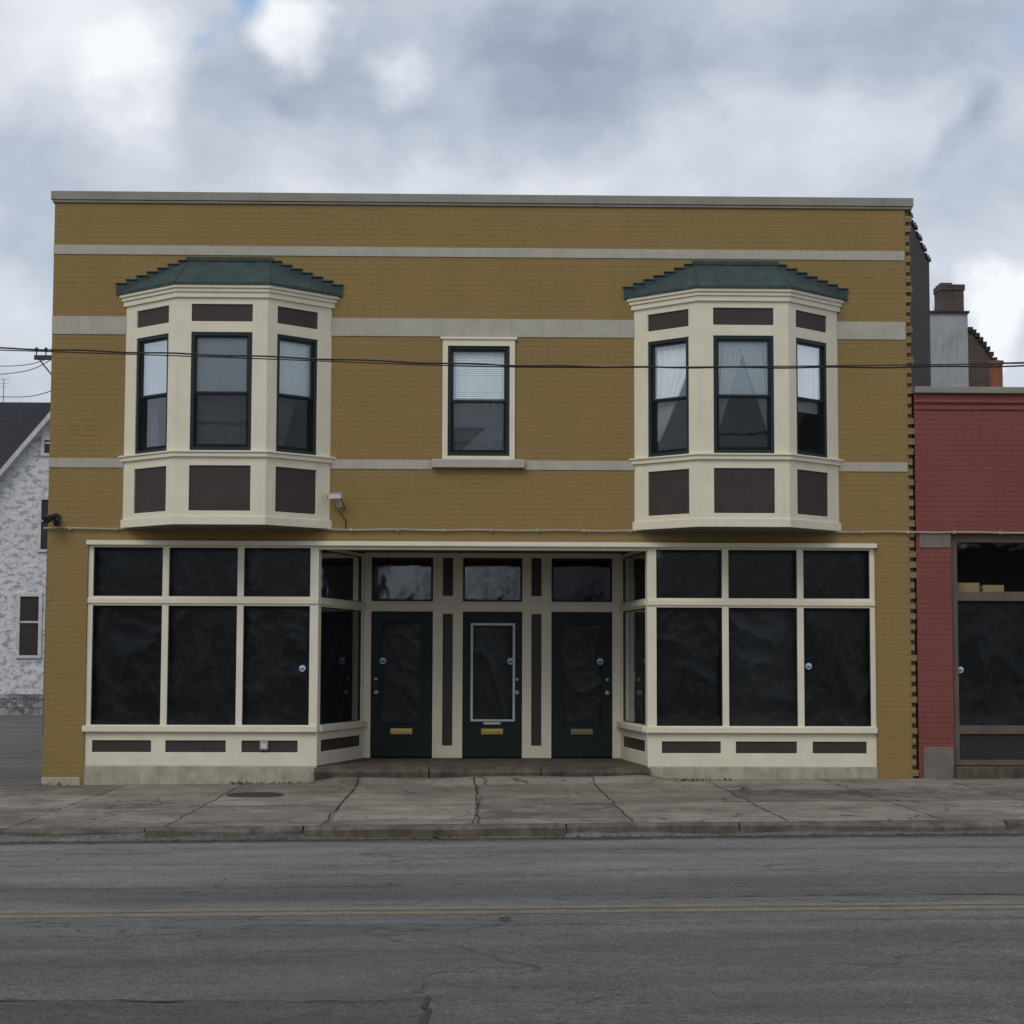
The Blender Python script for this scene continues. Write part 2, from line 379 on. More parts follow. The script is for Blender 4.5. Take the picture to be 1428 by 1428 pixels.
def add(name, mb, mat, parent=None, bevel=0.0, keep=False, smooth=False, label=None, cat=None, kind=None, group=None, nosplit=False):
    if name in SPLIT and not nosplit:
        isl = mb.islands()
        if len(isl) > 1:
            for q in isl: o = add(name, q, mat, parent, bevel, keep, smooth, label, cat, kind, group, True)
            return o
    if name == 'storefront_pane': name = 'window_pane'
    bm = bmesh.new(); vs = [bm.verts.new(v) for v in mb.v]
    for f in mb.f:
        try: bm.faces.new([vs[i] for i in f])
        except ValueError: pass
    bmesh.ops.remove_doubles(bm, verts=bm.verts, dist=1e-5)
    bmesh.ops.recalc_face_normals(bm, faces=bm.faces)
    me = bpy.data.meshes.new(name)
    if keep: c = Vector((0, 0, 0))
    else:
        mn = Vector([min(v.co[k] for v in bm.verts) for k in range(3)]); mx = Vector([max(v.co[k] for v in bm.verts) for k in range(3)])
        c = (mn+mx)/2; c.z = mn.z if parent is None else c.z
    if c.length: bmesh.ops.translate(bm, verts=bm.verts, vec=-c)
    bm.to_mesh(me); bm.free()
    if smooth:
        for p in me.polygons: p.use_smooth = True
    me.materials.append(M[mat] if isinstance(mat, str) else mat)
    o = bpy.data.objects.new(name, me); col.objects.link(o)
    if parent: o.parent = parent; o.location = c-WL[parent.name]
    else: o.location = c
    WL[o.name] = c
    if bevel:
        bv = o.modifiers.new('bevel', 'BEVEL'); bv.width = bevel; bv.segments = 2; bv.limit_method = 'ANGLE'
    if label: o['label'] = label
    if cat: o['category'] = cat
    if kind: o['kind'] = kind
    if group: o['group'] = group
    return o
def root(name, loc, label, cat, group=None):
    o = bpy.data.objects.new(name, None); o.empty_display_size = 0.3; o.location = loc; col.objects.link(o)
    WL[o.name] = Vector(loc); o['label'] = label; o['category'] = cat
    if group: o['group'] = group
    return o

# ------------------------------------------------------------------ ground
def sheet(name, x0, x1, rows, mat, kind='structure'):
    mb = MB(); xs = [x0]+[x for x in (-40, 40) if x0 < x < x1]+[x1]
    for i in range(len(xs)-1):
        for (ya, za), (yb, zb) in zip(rows[:-1], rows[1:]):
            a, b = xs[i], xs[i+1]
            mb.quad((a, ya, gz(a)+za), (b, ya, gz(b)+za), (b, yb, gz(b)+zb), (a, yb, gz(a)+zb))
    return add(name, mb, mat, keep=True, kind=kind)
RD = -0.13
sheet('ground', -900, 900, [(-900, RD-0.012), (-7.05, RD-0.012), (-6.95, -0.05), (900, -0.05)], 'ground')
sheet('road', -90, 90, [(-21.5, RD), (-16, RD+0.02), (-7.0, RD)], 'road')
sheet('parking_lot', -60, -5.95, [(0.0, -0.02), (39.0, -0.02)], 'lot')
sheet('sidewalk', -60, 60, [(-6.86, -0.01), (-3.0, -0.005), (0.02, 0.0)], 'walk')
kb = MB()
x = -60.0
while x < 60:
    L = random.uniform(1.6, 3.0); e0 = None
    ns_ = 8
    for q in range(ns_):
        a, b = x+0.01+(L-.02)*q/ns_, x+0.01+(L-.02)*(q+1)/ns_
        if e0 is None: e0 = (random.uniform(-.02, .01), random.uniform(-.02, .004))
        e1 = (max(-.03, min(.05, e0[0]+random.uniform(-.02, .02))), max(-.04, min(.004, e0[1]+random.uniform(-.013, .013))))
        def sec(xx, e): return [(xx, -7.01+e[0]*.4, gz(xx)+RD-.05), (xx, -6.855, gz(xx)+RD-.05), (xx, -6.855, gz(xx)-.002), (xx, -6.96+e[0], gz(xx)+e[1]-.004), (xx, -7.0+e[0], gz(xx)+e[1]-.03)]
        i = len(kb.v); kb.v += [Vector(p) for p in sec(a, e0)+sec(b, e1)]
        for k in range(5):
            l = (k+1) % 5; kb.f.append((i+k, i+l, i+5+l, i+5+k))
        if q == 0: kb.f.append(tuple(i+k for k in range(5)))
        if q == ns_-1: kb.f.append(tuple(i+5+k for k in range(5))[::-1])
        e0 = e1
    x += L
add('kerb', kb, 'curb', keep=True, kind='structure')
def roadz(x, y):
    if y < -16: return gz(x)+RD+0.02*(y+21.5)/5.5
    if y < -7: return gz(x)+RD+0.02*(-7-y)/9
    return gz(x)-.005
for k, yy in enumerate((-12.60, -12.86)):
    mb = MB()
    for i in range(60):
        a, b = -60+i*2, -58+i*2
        z = lambda x, y: roadz(x, y)+.004
        mb.quad((a, yy-0.15, z(a, yy-.15)), (b, yy-0.15, z(b, yy-.15)), (b, yy, z(b, yy)), (a, yy, z(a, yy)))
    add('lane_marking', mb, 'yline', keep=True, kind='structure')
def ribbon(mb, pts, w, step=0.12, jit=0.03, dz=0.009):
    P = []
    for (ax, ay), (bx, by) in zip(pts[:-1], pts[1:]):
        n = max(1, int(math.hypot(bx-ax, by-ay)/step))
        for i in range(n):
            t = i/n; P.append((ax+(bx-ax)*t+random.uniform(-jit, jit), ay+(by-ay)*t+random.uniform(-jit, jit)))
    P.append(pts[-1]); last = None
    for k, p in enumerate(P):
        q = P[min(k+1, len(P)-1)]; r = P[max(k-1, 0)]
        d = Vector((q[0]-r[0], q[1]-r[1])); d.normalize(); ww = w*random.uniform(0.1, 1.1)
        a = (p[0]-d.y*ww, p[1]+d.x*ww); b = (p[0]+d.y*ww, p[1]-d.x*ww)
        A3 = (a[0], a[1], roadz(*a)+dz); B3 = (b[0], b[1], roadz(*b)+dz)
        if last: mb.quad(last[0], last[1], B3, A3)
        last = (A3, B3)
mb = MB(); top = []; x = -12.0
while x < -0.25: top.append((x, -16.4+.06*math.sin(x*2.1)+random.uniform(-.03, .03))); x += .2
top.append((-0.22, -16.38))
for (a, b) in zip(top[:-1], top[1:]):
    mb.quad((a[0], -20.5, roadz(a[0], -20.5)+.004), (b[0], -20.5, roadz(b[0], -20.5)+.004), (b[0], b[1], roadz(*b)+.004), (a[0], a[1], roadz(*a)+.004))
add('road_patch', mb, 'patch', keep=True, kind='structure')
mb = MB()
ribbon(mb, top[::3]+[(-0.22, -16.38), (-0.17, -20)], 0.022)
ribbon(mb, [(-9, -8.3), (-5, -8.5), (-2.8, -8.35)], 0.016)
ribbon(mb, [(-1.0, -8.6), (1.5, -8.4), (4.0, -8.5), (9, -8.35)], 0.013)
ribbon(mb, [(0.6, -12.2), (3, -12.1), (5.5, -12.25)], 0.018)
ribbon(mb, [(-5, -11.2), (-2, -11.3), (0, -11.15)], 0.011)
ribbon(mb, [(1.2, -10.2), (2.6, -10.3), (6, -10.15), (8, -10.3)], 0.011)
ribbon(mb, [(-4, -13.4), (1, -13.6), (6, -13.3)], 0.009)
ribbon(mb, [(-6, -9.6), (-3, -9.4), (-.5, -9.7), (1, -9.5)], 0.010)
add('road_crack', mb, 'tar', keep=True, kind='structure')
mb = MB()
ribbon(mb, [(-1.52, -0.6), (-1.5, -4.0), (-1.45, -6.84)], 0.008, jit=.015)
ribbon(mb, [(0.1, -0.6), (0.15, -3.2), (0.05, -6.84)], 0.009, jit=.018)
ribbon(mb, [(4.9, -1.5), (5.7, -3.6), (6.2, -3.3), (8.5, -4.5), (9.2, -6.8)], 0.012)
ribbon(mb, [(-7, -4.1), (-2, -4.15), (3, -4.05), (9, -4.2)], 0.010)
ribbon(mb, [(2.5, -1.2), (3.6, -1.6), (3.4, -2.6), (4.9, -1.5)], 0.010)
add('sidewalk_crack', mb, 'joint', keep=True, kind='structure')

cx, cy = -2.69, -2.3
mb = MB()
mb.prism([(cx+0.36*math.cos(t*math.pi/16), cy+0.36*math.sin(t*math.pi/16)) for t in range(32)], gz(cx)-0.03, gz(cx)+0.012)
mh = root('manhole_cover', (cx, cy, gz(cx)), 'round rusty iron cover set in the concrete sidewalk', 'manhole cover')
add('rim', mb, 'iron', mh, 0.004)
mb = MB()
for i in range(-3, 4):
    w = math.sqrt(0.30**2-(i*0.08)**2)
    mb.box(cx-w, cx+w, -(cy+i*0.08+0.015), -(cy+i*0.08-0.015), gz(cx)+0.012, gz(cx)+0.018)
mb.box(cx-.01, cx+.01, -cy-.3, -cy+.3, gz(cx)+.0125, gz(cx)+.0175)
add('lid_pattern', mb, 'iron', mh)

# ------------------------------------------------------------------ yellow building
XL, XR = FX(62.3, 925), FX(1279, 925)
ZT = FZ(674, 272); ZC = FZ(674, 284)
BLD = root('yellow_brick_building', ((XL+XR)/2, 0, gz(0)), 'two storey mustard yellow painted brick commercial building with cream trim', 'building')
zSF = FZ(674, 757)
sL, sR = FX(120, 900), FX(1222, 900)
wx0, wx1 = FX(617, 560), FX(718, 560); wz0, wz1 = FZ(667, 641), FZ(667, 474)
XW = XR-0.10
BAYS = [FX(316, 690), FX(1027.5, 690)]
bz = dict(eave=FZ(307, 398, -.75), corn=FZ(307, 413, -.75), p1=FZ(307, 424, -.75), p0=FZ(307, 448, -.75), w1=FZ(307, 463, -.75), w0=FZ(307, 628, -.75), l0=FZ(307, 637, -.75), q1=FZ(307, 649, -.75), q0=FZ(307, 712, -.75), b=FZ(307, 730, -.75))
holes = [(sL, sR, -1, zSF), (wx0+0.03, wx1-0.03, wz0+0.03, wz1-0.03)]
for c in BAYS: holes.append((c-1.2, c+1.2, bz['b']+0.15, bz['corn']))
mb = MB().grid(XL, XW, gz(XL)-0.15, ZC, holes, 0, 0.3)
add('wall', mb, 'yellow', BLD, keep=True)
mb = MB(); z = 0.05
mb.box(XW+0.0008, XW+.02, -0.06, -0.003, 0.0, ZC-.04)
while z < ZC-0.08:
    mb.box(XW+0.001, XR+random.uniform(-0.03, 0.012), -0.05, random.uniform(-0.01, 0.001), z, z+0.088); z += 0.145
add('toothed_brick_edge', mb, 'tooth', BLD, 0.006, label='projecting stub bricks left along the corner')
mb = MB(); mb.box(XW+0.001, XR-0.012, -0.3, -0.062, gz(6)-0.1, ZC-0.02)
add('corner_return', mb, 'toothback', BLD, keep=True)
fx1 = FX(1297, 450, 3.0)
path = [(XR+0.004, 0.16), (fx1, 3.0), (fx1+0.25, 18)]
def vwall(mb, a, b, z0, za, zb, th=0.25):
    d = Vector((b[0]-a[0], b[1]-a[1])).normalized(); n = Vector((d.y, -d.x))*(-th)
    P = [Vector((p[0], p[1], 0)) for p in (a, b)]; Q = [p+Vector((n.x, n.y, 0)) for p in P]
    i = len(mb.v)
    mb.v += [P[0]+Vector((0, 0, z0)), P[1]+Vector((0, 0, z0)), Q[1]+Vector((0, 0, z0)), Q[0]+Vector((0, 0, z0)),
             P[0]+Vector((0, 0, za)), P[1]+Vector((0, 0, zb)), Q[1]+Vector((0, 0, zb)), Q[0]+Vector((0, 0, za))]
    for f in ((3, 2, 1, 0), (4, 5, 6, 7), (0, 1, 5, 4), (1, 2, 6, 5), (2, 3, 7, 6), (3, 0, 4, 7)): mb.f.append(tuple(i+k for k in f))
zf0 = ZC-0.05
n = 9
def seg(i):
    t0, t1 = i/n, (i+1)/n
    lp = lambda t: (path[0][0]+(path[1][0]-path[0][0])*t, path[0][1]+(path[1][1]-path[0][1])*t)
    return lp(t0), lp(t1)
mb = MB()
for i in range(n):
    a, b = seg(i); zt = zf0-0.012*i-(.05 if i % 2 else 0.0); vwall(mb, a, b, 0, zt, zt)
vwall(mb, path[1], path[2], 0, zf0-0.3, zf0-0.9)
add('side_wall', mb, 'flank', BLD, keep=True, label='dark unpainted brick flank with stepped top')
mb = MB()
for i in range(n):
    a, b = seg(i); zt = zf0-0.012*i-(.05 if i % 2 else 0.0)
    a = (a[0]+.03, a[1]+.01); b = (b[0]+.03, b[1]-.01); vwall(mb, a, b, zt+0.002, zt+0.05, zt+0.05, 0.3)
add('side_coping', mb, 'darkpanel', BLD)
mb = MB().box(XL, XL+0.3, -18, -0.302, gz(XL)-0.1, ZC-0.1); mb.box(XL+0.302, fx1, -18, -17.7, 0, ZC-0.6)
add('rear_wall', mb, 'yellow', BLD, keep=True)
mb = MB().box(XL+0.31, XR-0.3, -17.6, -0.31, 7.55, 7.65)
add('roof', mb, 'darkpanel', BLD)
mb = MB().box(XL+0.31, XR-0.3, -17.6, -0.31, 3.45, 3.6); mb.box(XL+0.31, XR-0.3, -4.2, -4.0, 3.62, 7.5)
mb.box(XL+0.31, XR-0.3, -4.0, -3.8, 0.0, 3.4)
add('interior_floor', mb, 'interior', BLD)
mb = MB().box(XL-0.05, XR+0.03, -0.36, 0.045, ZC+0.002, ZT); mb.box(XL-0.03, XR+0.015, -0.34, 0.028, ZC-0.035, ZC)
add('coping', mb, 'cap', BLD, 0.006)
def belt(za, zb, cuts, pr=0.012):
    mb = MB(); e = [XL-0.004]
    for c in cuts: e += [c[0], c[1]]
    e.append(XW)
    for i in range(0, len(e), 2): mb.box(e[i], e[i+1], -0.02, pr, zb, za)
    return add('belt_course', mb, 'belt', BLD, 0.004, keep=True)
belt(FZ(674, 346), FZ(674, 359), [])
bc = [(c-1.43, c+1.43) for c in BAYS]
belt(FZ(674, 445), FZ(674, 470), [bc[0], bc[1]])
belt(FZ(674, 642), FZ(674, 655), [bc[0], (wx0-0.14, wx1+0.14), bc[1]])

def sash(fr, s0, s1, z0, z1, n, parent, zm=None, gm='glassup'):
    zm = zm or (z0+z1)/2; f = 0.045
    mb = MB().grid(s0, s1, z0, z1, [(s0+f, s1-f, z0+f, z1-f)], n, 0.12, fr)
    a, b = s0+f+0.001, s1-f-0.001
    mb.grid(a, b, zm-0.02, z1-f-0.001, [(a+0.03, b-0.03, zm+0.02, z1-f-0.03)], n-0.03, 0.03, fr)
    mb.grid(a, b, z0+f+0.001, zm+0.018, [(a+0.035, b-0.035, z0+f+0.05, zm-0.02)], n-0.065, 0.03, fr)
    w = add('window', mb, 'sash', parent, 0.002)
    g = MB(); g.quad(fr(a+.01, n-.045, zm), fr(b-.01, n-.045, zm), fr(b-.01, n-.045, z1-f-.01), fr(a+.01, n-.045, z1-f-.01))
    g.quad(fr(a+.01, n-.08, z0+f+.01), fr(b-.01, n-.08, z0+f+.01), fr(b-.01, n-.08, zm), fr(a+.01, n-.08, zm))
    par = w if parent is BLD else parent
    add('window_pane', g, gm, par)
    g = MB(); g.quad(fr(a+.0, n-.02, z0+f+.01), fr(b, n-.02, z0+f+.01), fr(b, n-.02, zm), fr(a, n-.02, zm))
    add('insect_screen', g, 'screen', par)
    return w
def drape(fr, n, z0, z1, L, R, mat, parent, waves=9, amp=0.02, name='curtain'):
    mb = MB(); na, nz = 60, 16
    ph = random.uniform(0, 6)
    for j in range(nz+1):
        t = j/nz; z = z0+(z1-z0)*t; a, b = L(t), R(t)
        for i in range(na+1):
            u = i/na
            mb.v.append(fr(a+(b-a)*u, n+amp*math.sin(u*waves*2*math.pi+ph+0.5*math.sin(3*t))+0.006*math.sin(7*t+u*5), z))
    for j in range(nz):
        for i in range(na):
            k = j*(na+1)+i; mb.f.append((k, k+1, k+na+2, k+na+1))
    return add(name, mb, mat, parent, smooth=True)
def blinds(fr, n, s0, s1, z0, z1, parent, mat='blind'):
    mb = MB(); z = z0
    while z < z1:
        mb.quad(fr(s0, n, z), fr(s1, n, z), fr(s1, n-0.012, z+0.029), fr(s0, n-0.012, z+0.029)); z += 0.03
    return add('window_blind', mb, mat, parent)
cst = lambda v: (lambda t: v)

cas = MB().grid(wx0, wx1, wz0, wz1, [(wx0+0.075, wx1-0.075, wz0+0.05, wz1-0.09)], 0.03, 0.12)
cas.box(wx0-0.03, wx1+0.03, 0.0, 0.05, wz1+0.001, wz1+0.035)
sx0, sx1, sz0, sz1 = wx0+0.076, wx1-0.076, wz0+0.051, wz1-0.091
W0 = sash(WALL, sx0, sx1, sz0, sz1, -0.005, BLD)
add('casing', cas, 'cream', W0, 0.004)
mb = MB().box(wx0-0.14, wx1+0.14, -0.02, 0.09, wz0-0.12, wz0-0.002)
add('sill', mb, 'belt', W0, 0.008)
zm0 = (sz0+sz1)/2
blinds(WALL, -0.095, sx0+.05, sx1-.05, zm0+0.05, sz1-0.07, W0)
drape(WALL, -0.13, zm0-.36, sz1, cst(sx0+0.02), cst(sx1-.02), 'curtain', W0, 8, 0.01)
drape(WALL, -0.18, sz0+.03, zm0+.1, cst(sx0+0.02), lambda t: sx1-.02, 'curtaing', W0, 7, .015)
drape(WALL, -0.115, sz0+.02, sz0+0.5, lambda t: sx0+0.12+0.5*t, lambda t: sx1-0.05, 'curtain', W0, 5, 0.01)

def outline(c, o, wall=0.0):
    return [(c-1.44-1.48*o, wall), (c-.62-.387*o, -.75-o), (c+.62+.387*o, -.75-o), (c+1.44+1.48*o, wall)]
for bi, c in enumerate(BAYS):
    P = outline(c, 0)
    SL = math.hypot(.82, .75)
    frs = [(Fr(P[0], (.82, -.75)), SL, 'l'), (Fr(P[1], (1, 0)), 1.24, 'c'), (Fr(P[2], (.82, .75)), SL, 'r')]
    body = MB(); op = []
    for fr, L, k in frs:
        a, b = (0.24, L-0.17) if k == 'l' else ((0.17, L-0.24) if k == 'r' else (0.205, L-0.205))
        hs = [(a, b, bz['p0'], bz['p1']), (a, b, bz['w0'], bz['w1']), (a, b, bz['q0'], bz['q1'])]
        body.grid(0.0, L, bz['b'], bz['corn']+0.01, hs, 0, 0.07, fr); op.append((a, b))
    body.prism(outline(c, -0.005), bz['b']+0.002, bz['b']+0.03)
    bay = add('bay_window', body, 'cream', BLD, 0.004, label='cream bay window with dark brown panels and a green hipped roof')
    mb = MB()
    mb.prism(outline(c, 0.035), bz['l0'], bz['w0']-0.03); mb.prism(outline(c, 0.055), bz['w0']-0.03+0.001, bz['w0']-0.004)
    mb.prism(outline(c, 0.02), bz['b']-0.015, bz['b']+0.10)
    add('ledge', mb, 'cream', bay, 0.005)
    mb = MB(); zc, ze = bz['corn'], bz['eave']
    hgt = ze-zc
    mb.prism(outline(c, 0.03), zc-0.02, zc+hgt*.35); mb.prism(outline(c, 0.05), zc+hgt*.35+.001, zc+hgt*.7); mb.prism(outline(c, 0.072), zc+hgt*.7+.001, ze-0.001)
    add('cornice', mb, 'cream', bay, 0.005)
    mb = MB().prism(outline(c, -0.03, -0.001), bz['b']-0.04, bz['b']-0.016)
    add('underside', mb, 'soffit', bay)
    ztop = FZ(324, 365); ht = 0.57
    E = outline(c, 0.088); zt0, zt1 = ze, ze+0.035
    mb = MB().prism(E, zt0, zt1)
    A3 = [Vector((p[0], p[1], zt1)) for p in E]; T = [Vector((c-ht, -0.03, ztop)), Vector((c+ht, -0.03, ztop))]
    mb.quad(A3[0], A3[1], T[0]); mb.quad(A3[1], A3[2], T[1], T[0]); mb.quad(A3[2], A3[3], T[1])
    mb.quad(A3[0], T[0], T[1], A3[3])
    mb2 = MB()
    add('roof', mb, 'roofg', bay, 0.0)
    for p, q in ((A3[1], T[0]), (A3[2], T[1])):
        mb2.tube([p+Vector((0, 0, .002)), q+Vector((0, 0, .002))], 0.012, 6)
    mb2.box(c-ht-0.04, c+ht+0.04, 0.0, 0.06, ztop-0.005, ztop+0.055)
    ns = 7
    for sgn in (-1, 1):
        for i in range(ns):
            xa = 1.585-(1.585-ht)*i/ns; xb = 1.585-(1.585-ht)*(i+1)/ns
            zz = zt1+0.12+(ztop-zt1-0.065)*i/ns
            x0, x1 = sorted((c+sgn*xa, c+sgn*(xb-.0))); mb2.box(x0+.001, x1, -0.005, 0.03, zt0, zz)
            q0_, q1_ = sorted((c+sgn*(xa+.015), c+sgn*(xb+.0))); mb2.box(q0_, q1_, -.004, .05, zz+.001, zz+.014)
    add('roof_flashing', mb2, 'roofg', bay, 0.003, label='stair stepped green metal flashing')
    pn = MB()
    for (fr, L, k), (a, b) in zip(frs, op):
        for z0, z1 in ((bz['p0'], bz['p1']), (bz['q0'], bz['q1'])):
            pn.box(a+.001, b-.001, -0.06, -0.02, z0+.001, z1-.001, fr)
        zw = bz['w0']+(bz['w1']-bz['w0'])*0.49
        gm = 'glassdim' if (k, bi) in (('r', 1), ('l', 0)) else 'glassup'
        sash(fr, a+.001, b-.001, bz['w0']+.001, bz['w1']-.001, -0.015, bay, zw, gm)
        z0, z1 = bz['w0']+.02, bz['w1']-.02
        if bi == 0:
            if k == 'c':
                blinds(fr, -0.12, a+.04, b-.04, zw-0.0, z1-0.05, bay, 'blindg')
                drape(fr, -0.22, z0, z1, cst(a-.02), cst(b+.02), 'curtaing', bay, 8, 0.02)
            elif k == 'l':
                blinds(fr, -0.12, a+.04, b-.04, zw, z1, bay, 'blindg')
                drape(fr, -0.22, z0, z1, cst(a), cst(a+.22), 'curtaing', bay, 3, 0.02)
            else:
                drape(fr, -0.11, zw, z1, cst(a+.02), cst(b-.02), 'curtain', bay, 4, 0.006)
                drape(fr, -0.2, z0, z1, cst(a), lambda t, a=a, b=b: a+(b-a)*(0.35+0.65*t), 'curtaing', bay, 6, 0.02)
        else:
            if k == 'c':
                blinds(fr, -0.15, a+.04, b-.04, zw+0.02, z1, bay, 'blind')
                m_ = (a+b)/2
                drape(fr, -0.12, z0+.18, z1, cst(a+.03), lambda t, a=a, m_=m_: a+.06+(m_-a+0.02)*t**1.1, 'curtain', bay, 6, 0.010)
                drape(fr, -0.12, z0+.18, z1, lambda t, b=b, m_=m_: b-.06-(b-m_+0.02)*t**1.1, cst(b-.03), 'curtain', bay, 6, 0.010)
            elif k == 'l':
                drape(fr, -0.12, z0+.2, z1, cst(a+.02), lambda t, a=a, b=b: a+(b-a)*(0.15+0.83*min(1, t*1.25)**0.9), 'curtain', bay, 6, 0.010)
            else:
                drape(fr, -0.12, z0+.6, z1, cst(a+.02), cst(b-.02), 'curtain', bay, 6, 0.010)
                drape(fr, -0.2, z0, z1, cst(a+.02), lambda t, a=a, b=b: a+(b-a)*0.4, 'curtaing', bay, 4, 0.015)
    add('panel', pn, 'brown', bay, 0.004)

# ---- shopfronts
def crumple(u, z, sd):
    p = Vector((u*.9+z*.25, z*.5-u*.15, sd)); w_ = mnoise.noise_vector(p*1.1)*0.5
    q = p+w_
    r1 = 1-abs(mnoise.noise(q*1.9)); r2 = 1-abs(mnoise.noise(q*5.5+Vector((5, 0, 0))))
    return 0.020*r1**4+0.008*r2**4+0.003*math.sin(u*9+z*3+3*mnoise.noise(p*1.1))
def plastic_sheet(fr, a0, a1, z0, z1, n, sd, k=1.0, dens=30, zflat=99):
    sh = MB(); na = max(8, int((a1-a0)*dens)); nz = max(8, int((z1-z0)*dens))
    for j in range(nz+1):
        for i in range(na+1):
            u = a0+(a1-a0)*i/na; z = z0+(z1-z0)*j/nz
            kk = k*(0.3 if z > zflat else 1.0)
            sh.v.append(fr(u, n-.03*k+kk*crumple(u, z, sd), z))
    for j in range(nz):
        for i in range(na):
            q = j*(na+1)+i; sh.f.append((q, q+1, q+na+2, q+na+1))
    return sh
def sticker(fr, s, n, z, parent, r=0.045):
    mb = MB(); pts = [(r*math.cos(k*math.pi/8), r*math.sin(k*math.pi/8)) for k in range(16)]
    mb.quad(*[fr(s+p[0], n, z+p[1]) for p in pts])
    add('sticker', mb, 'stickw', parent, label='small round blue and white alarm sticker')
    mb2 = MB(); mb2.quad(*[fr(s+p[0]*.8, n+.001, z-r*.25+p[1]*.42) for p in pts])
    add('sticker_mark', mb2, 'blue', parent)
rz = dict(t1=FZ(674, 765), t0=FZ(674, 833), g1=FZ(674, 846), g0=FZ(674, 1012), s0=FZ(674, 1022), p1=FZ(674, 1033.5), p0=FZ(674, 1050), b=FZ(674, 1069))
SD = [0.0]
def shop(fr, a0, a1, cols, pcols, name, label, n=0.0, extend=True, stick=(), reb=0.0, gm='glass'):
    hs = []
    for (c0, c1) in cols:
        hs += [(c0, c1, rz['t0'], rz['t1']), (c0, c1, rz['g0'], rz['g1'])]
    for (c0, c1) in pcols: hs.append((c0, c1, rz['p0'], rz['p1']))
    mb = MB().grid(a0, a1, rz['b'], zSF-0.002-reb, hs, n, 0.10, fr)
    sf = add(name, mb, 'cream', BLD, 0.004, label=label)
    mb = MB(); mb.box(a0-(0.03 if extend else -0.01), a1+(0.0 if extend else -0.01), n, n+0.06, rz['s0']+.005, rz['g0']-.012, fr)
    add('sill', mb, 'cream', sf, 0.006)
    mb = MB(); mb.box(a0-(0.0 if extend else -0.01), a1-(0.0 if extend else 0.01), n, n+0.022, rz['t0']+.03-.065, rz['g1']+.02, fr) if False else mb.box(a0-(0.0 if extend else -0.01), a1-(0.0 if extend else 0.01), n, n+0.022, rz['g1']+.03, rz['t0']-.03, fr)
    add('transom_bar', mb, 'cream', sf, 0.006)
    g = MB(); pn = MB(); bd = MB()
    for (c0, c1) in cols:
        for z0, z1 in ((rz['t0'], rz['t1']), (rz['g0'], rz['g1'])):
            g.quad(fr(c0-.01, n-.05, z0-.01), fr(c1+.01, n-.05, z0-.01), fr(c1+.01, n-.05, z1+.01), fr(c0-.01, n-.05, z1+.01))
            bd.grid(c0+.001, c1-.001, z0+.001, z1-.001, [(c0+.013, c1-.013, z0+.013, z1-.013)], n-.028, .02, fr)
    for (c0, c1) in pcols: pn.box(c0+.001, c1-.001, n-.06, n-.022, rz['p0']+.001, rz['p1']-.001, fr)
    add('storefront_pane', g, gm, sf); add('panel', pn, 'brown', sf, 0.003)
    add('glazing_bead', bd, 'sash', sf)
    SD[0] += 7.3
    add('black_plastic_sheeting', plastic_sheet(fr, a0+.03, a1-.03, rz['g0']-.04, rz['t1']+.02, n-.14, SD[0], zflat=rz['g1']+.02), 'sheet', sf, smooth=True)
    for (sx, sz) in stick: sticker(fr, sx, n-.045, sz, sf)
    return sf
X = lambda p, r=930: FX(p, r)
oL, oR = X(443), X(903)
shop(WALL, sL+.002, oL, [(X(127), X(224)), (X(233), X(329)), (X(338), X(431))], [(X(130), X(212)), (X(232), X(316)), (X(338), X(416))],
     'storefront_window', 'three wide shop windows with cream mullions lined with black plastic', n=-0.03, stick=[(FX(421, 932), FZ(421, 932))])
shop(WALL, oR, sR-.002, [(X(916), X(1008)), (X(1017), X(1113)), (X(1122), X(1215))], [(X(923), X(1005)), (X(1026), X(1111)), (X(1133), X(1208))],
     'storefront_window', 'three wide shop windows with cream mullions lined with black plastic', n=-0.03, stick=[(FX(1129, 929), FZ(1129, 929))])
mb = MB().box(oL+.002, oR-.002, -0.14, -0.032, rz['t1']-0.02, zSF-0.003); mb.box(sL-0.02, sR+0.02, -0.02, 0.04, zSF-0.001-0.05, zSF+0.012)
add('header_board', mb, 'cream', BLD, 0.004)
mb = MB(); mb.box(sL-.03, oL-0.0, -0.25, -0.012, gz(XL)-.1, rz['b']-.002); mb.box(oR+0.0, sR+.01, -0.25, -0.012, gz(XL)-.1, rz['b']-.002)
mb.box(XL-.01, sL-.04, -0.02, 0.02, gz(XL)-.1, FZ(90, 1084))
add('foundation', mb, 'found', BLD, 0.01, keep=True)
RDp = 2.3
iL, iR = FX(508, 930, RDp), FX(865, 930, RDp)
zfl = FZ(686, 1057, RDp); zcl = FZ(686, 771, RDp)
for (a, b, lab) in (((oL, 0.13), (iL, RDp), 'l'), ((iR, RDp), (oR, 0.13), 'r')):
    d = (b[0]-a[0], b[1]-a[1]); L = math.hypot(*d)
    fr = Fr(a, d); c0, c1 = 0.10, L-0.10
    shop(fr, 0.0, L, [(c0, c1)], [(c0+.05, c1-.05)], 'entrance_side_window', 'splayed shop window flanking the recessed entrance', n=0.0, extend=False, reb=0.03, gm='glassside' if lab == 'l' else 'glassdim')
random.seed(3)
fl = MB(); cuts = [oL-.03, oL+1.55, oL+3.1, oR+.03]
